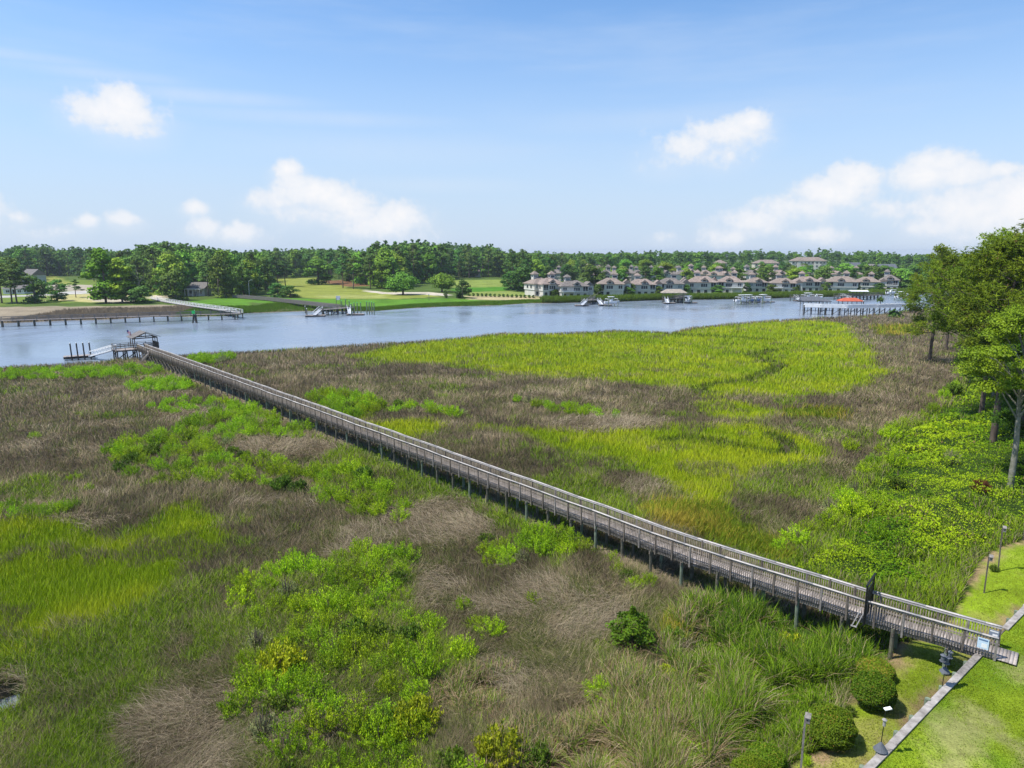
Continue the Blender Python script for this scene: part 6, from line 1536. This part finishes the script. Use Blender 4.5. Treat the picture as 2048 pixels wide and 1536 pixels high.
def build_docks():
    # long pier on the left and the pale boardwalk from the shore to it
    pts = [at(a, b, 1.9) for a, b in ((-420, 653), (-150, 645), (0, 641), (160, 636), (320, 631), (420, 628.5), (482, 627))]
    pier('river_pier', pts, 1.9, 1.6, 'long brown pier on posts running along the far left shore', 'wood', step=4.0)
    pts = [at(a, b, 1.9) for a, b in ((480, 625.5), (440, 619), (380, 611), (330, 603), (306, 597))]
    pier('shore_boardwalk', pts, 1.9, 2.0, 'pale boardwalk with white rails from the left shore to the river pier', 'white', 'cap', step=4.0)
    # channel marker
    p = at(391, 645.5, 0); o = empty('channel_marker', p, 0, 'dark pile cluster with a square green channel sign in the river', 'channel marker')
    for k, (x, y) in enumerate(((-.55, -.4), (.55, -.4), (0, .5))): mb = MB(); mb.cyl((x * 1.5, y * 1.5, -1.5), (x * .5, y * .5, 2.6), .27, .24, 9); mb.build('pile', M['pile_dark'], o)
    mb = MB(); mb.cyl((0, 0, 1.9), (0, 0, 2.3), .62, .62, 10); mb.build('binding', M['black'], o); mb = MB(); mb.cyl((0, 0, 2.5), (0, 0, 4.0), .08, .07, 6); mb.build('post', M['alu'], o)
    mb = MB(); mb.box((-.35, -.14, 3.3), (1.0, .06, 1.0)); mb.build('sign', M['sign_green'], o)
    # golf shore boardwalk and dock
    pts = [at(a, b, 2.0) for a, b in ((470, 594), (540, 600), (620, 609), (676, 615))]
    pier('golf_boardwalk', pts, 2.0, 2.2, 'grey boardwalk running from the golf shore wood to the grey dock', 'wood', 'wood', step=3.6, balus=True)
    pts = [at(a, b, 2.0) for a, b in ((640, 619), (676, 616.5), (700, 614))]
    pier('grey_dock', pts, 2.0, 4.0, 'grey dock head on many posts in front of the golf fairway', 'wood', 'wood', 'pile_dark', step=1.9, brace=True, cat='dock')
    float_dock(at(631, 631, .3), 6.5, 3, .15, 'floating dock at the left of the golf shore dock head'); ramp(at(642, 618.5, 2.0), at(629, 630, .6), 'aluminium gangway on the left of the golf shore dock head')
    float_dock(at(711, 628.5, .3), 6, 3, .1, 'floating dock at the right of the golf shore dock head'); ramp(at(697, 615, 2.0), at(700, 627.5, .6), 'aluminium gangway on the right of the golf shore dock head')
    for k, (px, py, h) in enumerate(((703, 631, 4.0), (709, 630, 4.3), (715, 629.5, 4.3), (722, 629, 4.2), (699, 624, 4), (734, 629, 4.5), (739, 628.5, 4.3), (744, 628, 4.2), (748.5, 629.5, 4.2), (684, 626, 4.4), (692, 622, 4.4))):
        mooring(at(px, py, 0), h, 'tall green capped mooring pile at the right of the golf shore dock', 'green capped piles at the golf shore dock')
    for k, (px, py) in enumerate(((611, 627), (614, 633), (646, 631))): mooring(at(px, py, 0), 2.6, 'short mooring pile around the left floating dock of the golf shore', 'short piles at the golf shore dock', 'pile')
    p = at(677, 612, 2.0); o = empty('dock_light_sign', p, 0, 'small pale board on posts standing on the grey golf shore dock', 'sign'); mb = MB(); mb.box((0, 0, 3.0), (1.6, .1, 1.5)); mb.build('board', M['canvas'], o); mb = MB(); mb.box((-.7, 0, 1.5), (.14, .14, 3)); mb.box((.7, 0, 1.5), (.14, .14, 3)); mb.build('post', M['wood_dark'], o)
    p = ground(499, 594, 1.6); o = empty('street_lamp', p, 0, 'tall thin street lamp before the wood left of the golf course', 'street lamp'); mb = MB(); mb.tube([(0, 0, 0), (0, 0, 6), (.2, 0, 7.2), (1.2, 0, 7.8)], [.1, .08, .07, .06], 6); mb.build('pole', M['alu'], o); mb = MB(); mb.box((1.5, 0, 7.75), (.8, .3, .16)); mb.build('lamp_head', M['alu'], o)
    p = ground(858, 601, 1.6); o = empty('marker_post', p, 0, 'single slim post on the golf shore grass', 'post'); mb = MB(); mb.cyl((0, 0, 0), (0, 0, 2.8), .1, .08, 7); mb.build('shaft', M['wood'], o); mb = MB(); mb.box((0, -.1, 2.6), (.5, .05, .4)); mb.build('plate', M['canvas'], o)
    # docks below the houses
    def cluster(x0, x1, y, label, roofd=None):
        a, b = at(x0, y, 1.9), at(x1, y - 1, 1.9); mid = (a + b) / 2
        pier('private_dock', [a, b], 1.9, 4.2, label, 'wood', 'wood', 'pile_dark', step=1.8, brace=True, cat='dock'); q = at((x0 + x1) / 2, y - 13, 1.9)
        pier('dock_walkway', [mid + Vector((0, 2, 0)), Vector((q.x, min(q.y, mid.y + 26), 1.9))], 1.9, 1.6, 'narrow walkway from the bank to the ' + label, 'wood', 'wood', 'pile', 3.0)
    cluster(1168, 1196, 600, 'grey dock before the third and fourth house'); float_dock(at(1163, 610.5, .3), 5.5, 3, .1, 'floating dock at the left of the first house dock'); ramp(at(1172, 602, 1.9), at(1164, 610, .6), 'gangway sloping left from the first house dock')
    float_dock(at(1210, 609.5, .3), 5.5, 2.6, .1, 'floating dock below the white boat on its lift'); ramp(at(1197, 601, 1.9), at(1203, 609, .6), 'gangway on the right of the first house dock')
    boat(at(1223, 605, 1.6), 6.8, .25, 'white motor boat with canopy before the fourth house')
    cluster(1330, 1376, 597, 'grey dock below the sixth house'); shelter(at(1347, 597, 1.9), 10, 5, 1.9, 2.6, 1.5, 'roof_tan', 'open shelter with pale tan roof on the dock below the sixth house', -.05, 'hip')
    float_dock(at(1339, 606, .3), 5, 2.5, 0, 'floating dock left under the tan roofed shelter'); ramp(at(1332, 598, 1.9), at(1335, 605.5, .6), 'gangway left of the tan roofed shelter'); float_dock(at(1381, 605, .3), 5.5, 2.5, 0, 'floating dock right of the tan roofed shelter')
    boat(at(1376, 599, 1.6), 5.5, 1.2, 'small white boat right of the tan roofed shelter', 'hull', False)
    for px, py, L_, rz, hl, tp, lb in ((1485, 601, 7.5, .3, 'hull', True, 'leftmost white boat of the group before the ninth house'), (1498, 600.5, 7.5, .2, 'hull', True, 'second white boat of the group before the ninth house'), (1512, 600.5, 7, .3, 'hull_blue', False, 'blue hulled boat before the ninth house'), (1527, 600, 7.5, .35, 'hull', True, 'rightmost white boat of the group before the ninth house')):
        boat(at(px, py, 1.6), L_, rz, lb, hl, tp)
    a = at(1478, 597, 1.7); pier('private_dock', [a, at(1540, 595.5, 1.7)], 1.7, 2.2, 'grey dock behind the group of boats before the ninth house', 'wood', 'wood', 'pile_dark', 2.4, cat='dock')
    float_dock(at(1503, 604, .3), 7, 2.2, .1, 'floating dock in front of the group of four boats'); float_dock(at(1535, 603.5, .3), 6, 2, .1, 'floating dock at the right end of the group of boats')
    boat(at(1617, 596.5, 1.6), 7.8, .15, 'white boat with canopy before the eleventh house'); boat(at(1632, 596, 1.6), 7, .2, 'white boat without canopy before the eleventh house', 'hull', False)
    pier('private_dock', [at(1584, 594, 1.8), at(1640, 592, 1.8)], 1.8, 2.4, 'grey dock below the tenth and eleventh house', 'wood', 'wood', 'pile_dark', 2.4, cat='dock'); ramp(at(1590, 593.5, 1.8), at(1599, 600.5, .6), 'gangway sloping right below the tenth house'); float_dock(at(1601, 601, .3), 6, 2.4, .1, 'floating dock below the tenth house')
    pier('private_dock', [at(1672, 592, 2.0), at(1762, 589.5, 2.0)], 2.0, 2.6, 'long grey dock below the twelfth house', 'wood', 'wood', 'pile_dark', 2.2, brace=True, cat='dock'); ramp(at(1683, 591, 2.0), at(1700, 599, .6), 'gangway sloping right below the twelfth house'); float_dock(at(1702, 599.5, .3), 6, 2.4, .1, 'floating dock below the twelfth house')
    shelter(at(1716, 592, 1.8), 7, 4, 1.8, 2.2, .5, 'canvas', 'boat lift with a pale flat canopy below the twelfth house', -.1)
    boat(at(1803, 594, 1.5), 7, .4, 'white boat with canopy at the right end of the far shore'); boat(at(1782, 586, 1.5), 6, .4, 'small white boat beside the rightmost waterfront house', 'hull', False)
    # white railed pier on the right
    pts = [at(a, b, 2.6) for a, b in ((1608, 613.5), (1640, 614.5), (1690, 615.5), (1750, 615), (1800, 613.5), (1852, 612))]
    pier('white_pier', pts, 2.6, 2.4, 'white railed pier on dark posts reaching into the river at right', 'white', 'white', 'pile_dark', 2.3, 1.1, True, True, True, bw=.23)
    shelter(at(1619, 611, 2.0), 6.2, 4.5, 2.0, 1.9, 1.5, 'shade_grey', 'blue grey gable roofed boat shelter at the outer end of the white pier', -.15)
    shelter(at(1649, 610.5, 2.0), 3.2, 3.2, 2.0, 1.6, .9, 'shade_grey', 'small grey roofed shelter beside the larger one on the white pier', -.1, 'hip')
    shelter(at(1699, 611.5, 2.0), 7.4, 4.5, 2.0, 1.9, 1.1, 'roof_red', 'orange red roofed boat shelter behind the white pier', -.1, 'hip')
    for k, (px, py, h) in enumerate(((1607, 630, 3.6), (1640, 629, 3.4), (1725, 627, 4.5))): mooring(at(px, py, 0), h, 'dark mooring pile beside the white pier', 'mooring piles at the white pier', 'pile_dark')
# ---------------------------------------------------------------- build everything
DENS = 1.0; EXPO = .55; HAZE = .00011
SUN_EL = math.radians(60); SUN_ROT = math.radians(-99)
SKY_DUST = .6; SKY_STR = .10; SKY_VEIL = .88
SKY_TINT = (.84, 1.1, 1.32); SKY_LOW = (4.15, 4.9, 6.2); CLOUD_A = (5.6, 5.95, 6.5); CLOUD_B = (6.7, 6.65, 6.75); CLOUD_V = (4.2, 5.1, 6.5)
CLOUDS = [(252, 205, 42, 30, 1.0), (235, 226, 78, 26, .95), (180, 236, 42, 16, .6), (255, 252, 66, 24, .6), (305, 222, 24, 14, .5),
          (578, 340, 28, 18, .95), (590, 365, 34, 20, .9), (632, 388, 75, 24, 1.0), (690, 404, 62, 24, .95), (555, 398, 50, 18, .7), (800, 432, 52, 22, .95), (765, 448, 82, 24, .85), (715, 425, 62, 20, .8), (620, 425, 80, 18, .6),
          (392, 414, 23, 13, .8), (412, 455, 32, 16, .75), (482, 462, 46, 17, .8), (250, 437, 30, 15, .8), (172, 441, 22, 13, .7), (42, 435, 28, 12, .65), (80, 462, 60, 14, .5),
          (1502, 242, 40, 20, .95), (1450, 262, 68, 26, .9), (1380, 290, 64, 24, .65), (1335, 322, 50, 18, .45), (1430, 300, 60, 24, .5),
          (1708, 352, 48, 24, 1.0), (1655, 385, 70, 28, .95), (1590, 412, 78, 26, .8), (1510, 440, 70, 22, .7), (1462, 472, 52, 18, .7),
          (1878, 322, 58, 28, 1.0), (1850, 346, 60, 25, .95), (1930, 345, 52, 25, .9), (2006, 338, 36, 14, .8), (1945, 420, 90, 45, 1.0), (2040, 402, 80, 52, 1.0), (1870, 452, 70, 24, .7),
          (1640, 468, 60, 15, .6), (1785, 420, 62, 20, .55), (1330, 474, 30, 10, .45), (2140, 380, 90, 60, 1.0), (-90, 420, 80, 40, .9), (2300, 430, 120, 40, .9)]
CIRRUS = [(40, 110, 130, 11, .22), (200, 148, 150, 12, .25), (400, 192, 190, 14, .3), (620, 235, 230, 13, .22), (760, 300, 260, 26, .15), (1300, 240, 220, 20, .12), (880, 370, 160, 14, .15)]
build_world()
sun = bpy.data.lights.new('sun', 'SUN'); sun.energy = 4.2; sun.angle = math.radians(.53); sun.color = (1.0, .955, .88)
so = bpy.data.objects.new('sun', sun); COL.objects.link(so)
sd = Vector((-math.cos(SUN_EL) * math.cos(math.radians(9)), -math.cos(SUN_EL) * math.sin(math.radians(9)), math.sin(SUN_EL))); so.rotation_euler = (-sd).to_track_quat('-Z', 'Y').to_euler(); so.location = (-40, 20, 60)
build_ground(); build_water(); UPLAWN = build_upper_lawn()
build_marsh(); build_shrubs()
build_boardwalk(); build_pavilion(); build_lawn_things()
VAR = build_variants(); build_forest(VAR); build_far_trees(VAR); build_near_trees()
build_houses(); build_docks()
if HAZE > 0:
    mb = MB(); mb.box((0, 1850, 15.0), (8600, 4800, 38)); hm, hnt, hout = new_mat('haze_air')
    pv = N(hnt, 'ShaderNodeVolumePrincipled', inp={'Density': HAZE, 'Anisotropy': .3}); pv.inputs['Color'].default_value = (.80, .88, 1.0, 1); hnt.links.new(pv.outputs[0], hout.inputs['Volume'])
    tag(mb.build('haze', hm), 'thin pale summer haze over the marsh, river and far woods', 'haze', kind='stuff')
cam = bpy.data.cameras.new('camera'); cam.sensor_width = 36; cam.lens = 36 * F / 2048; cam.clip_start = .5; cam.clip_end = 20000
co = bpy.data.objects.new('camera', cam); COL.objects.link(co); co.location = (0, 0, H); co.rotation_euler = (math.pi / 2 - PITCH, 0, 0); scene.camera = co
vs = scene.view_settings; vs.view_transform = 'Standard'; vs.look = 'None'; vs.exposure = EXPO; vs.gamma = 1; vs.use_curve_mapping = False
scene.cycles.max_bounces = 6; scene.cycles.diffuse_bounces = 3; scene.cycles.transmission_bounces = 3; scene.cycles.transparent_max_bounces = 4
scene.cycles.use_denoising = True
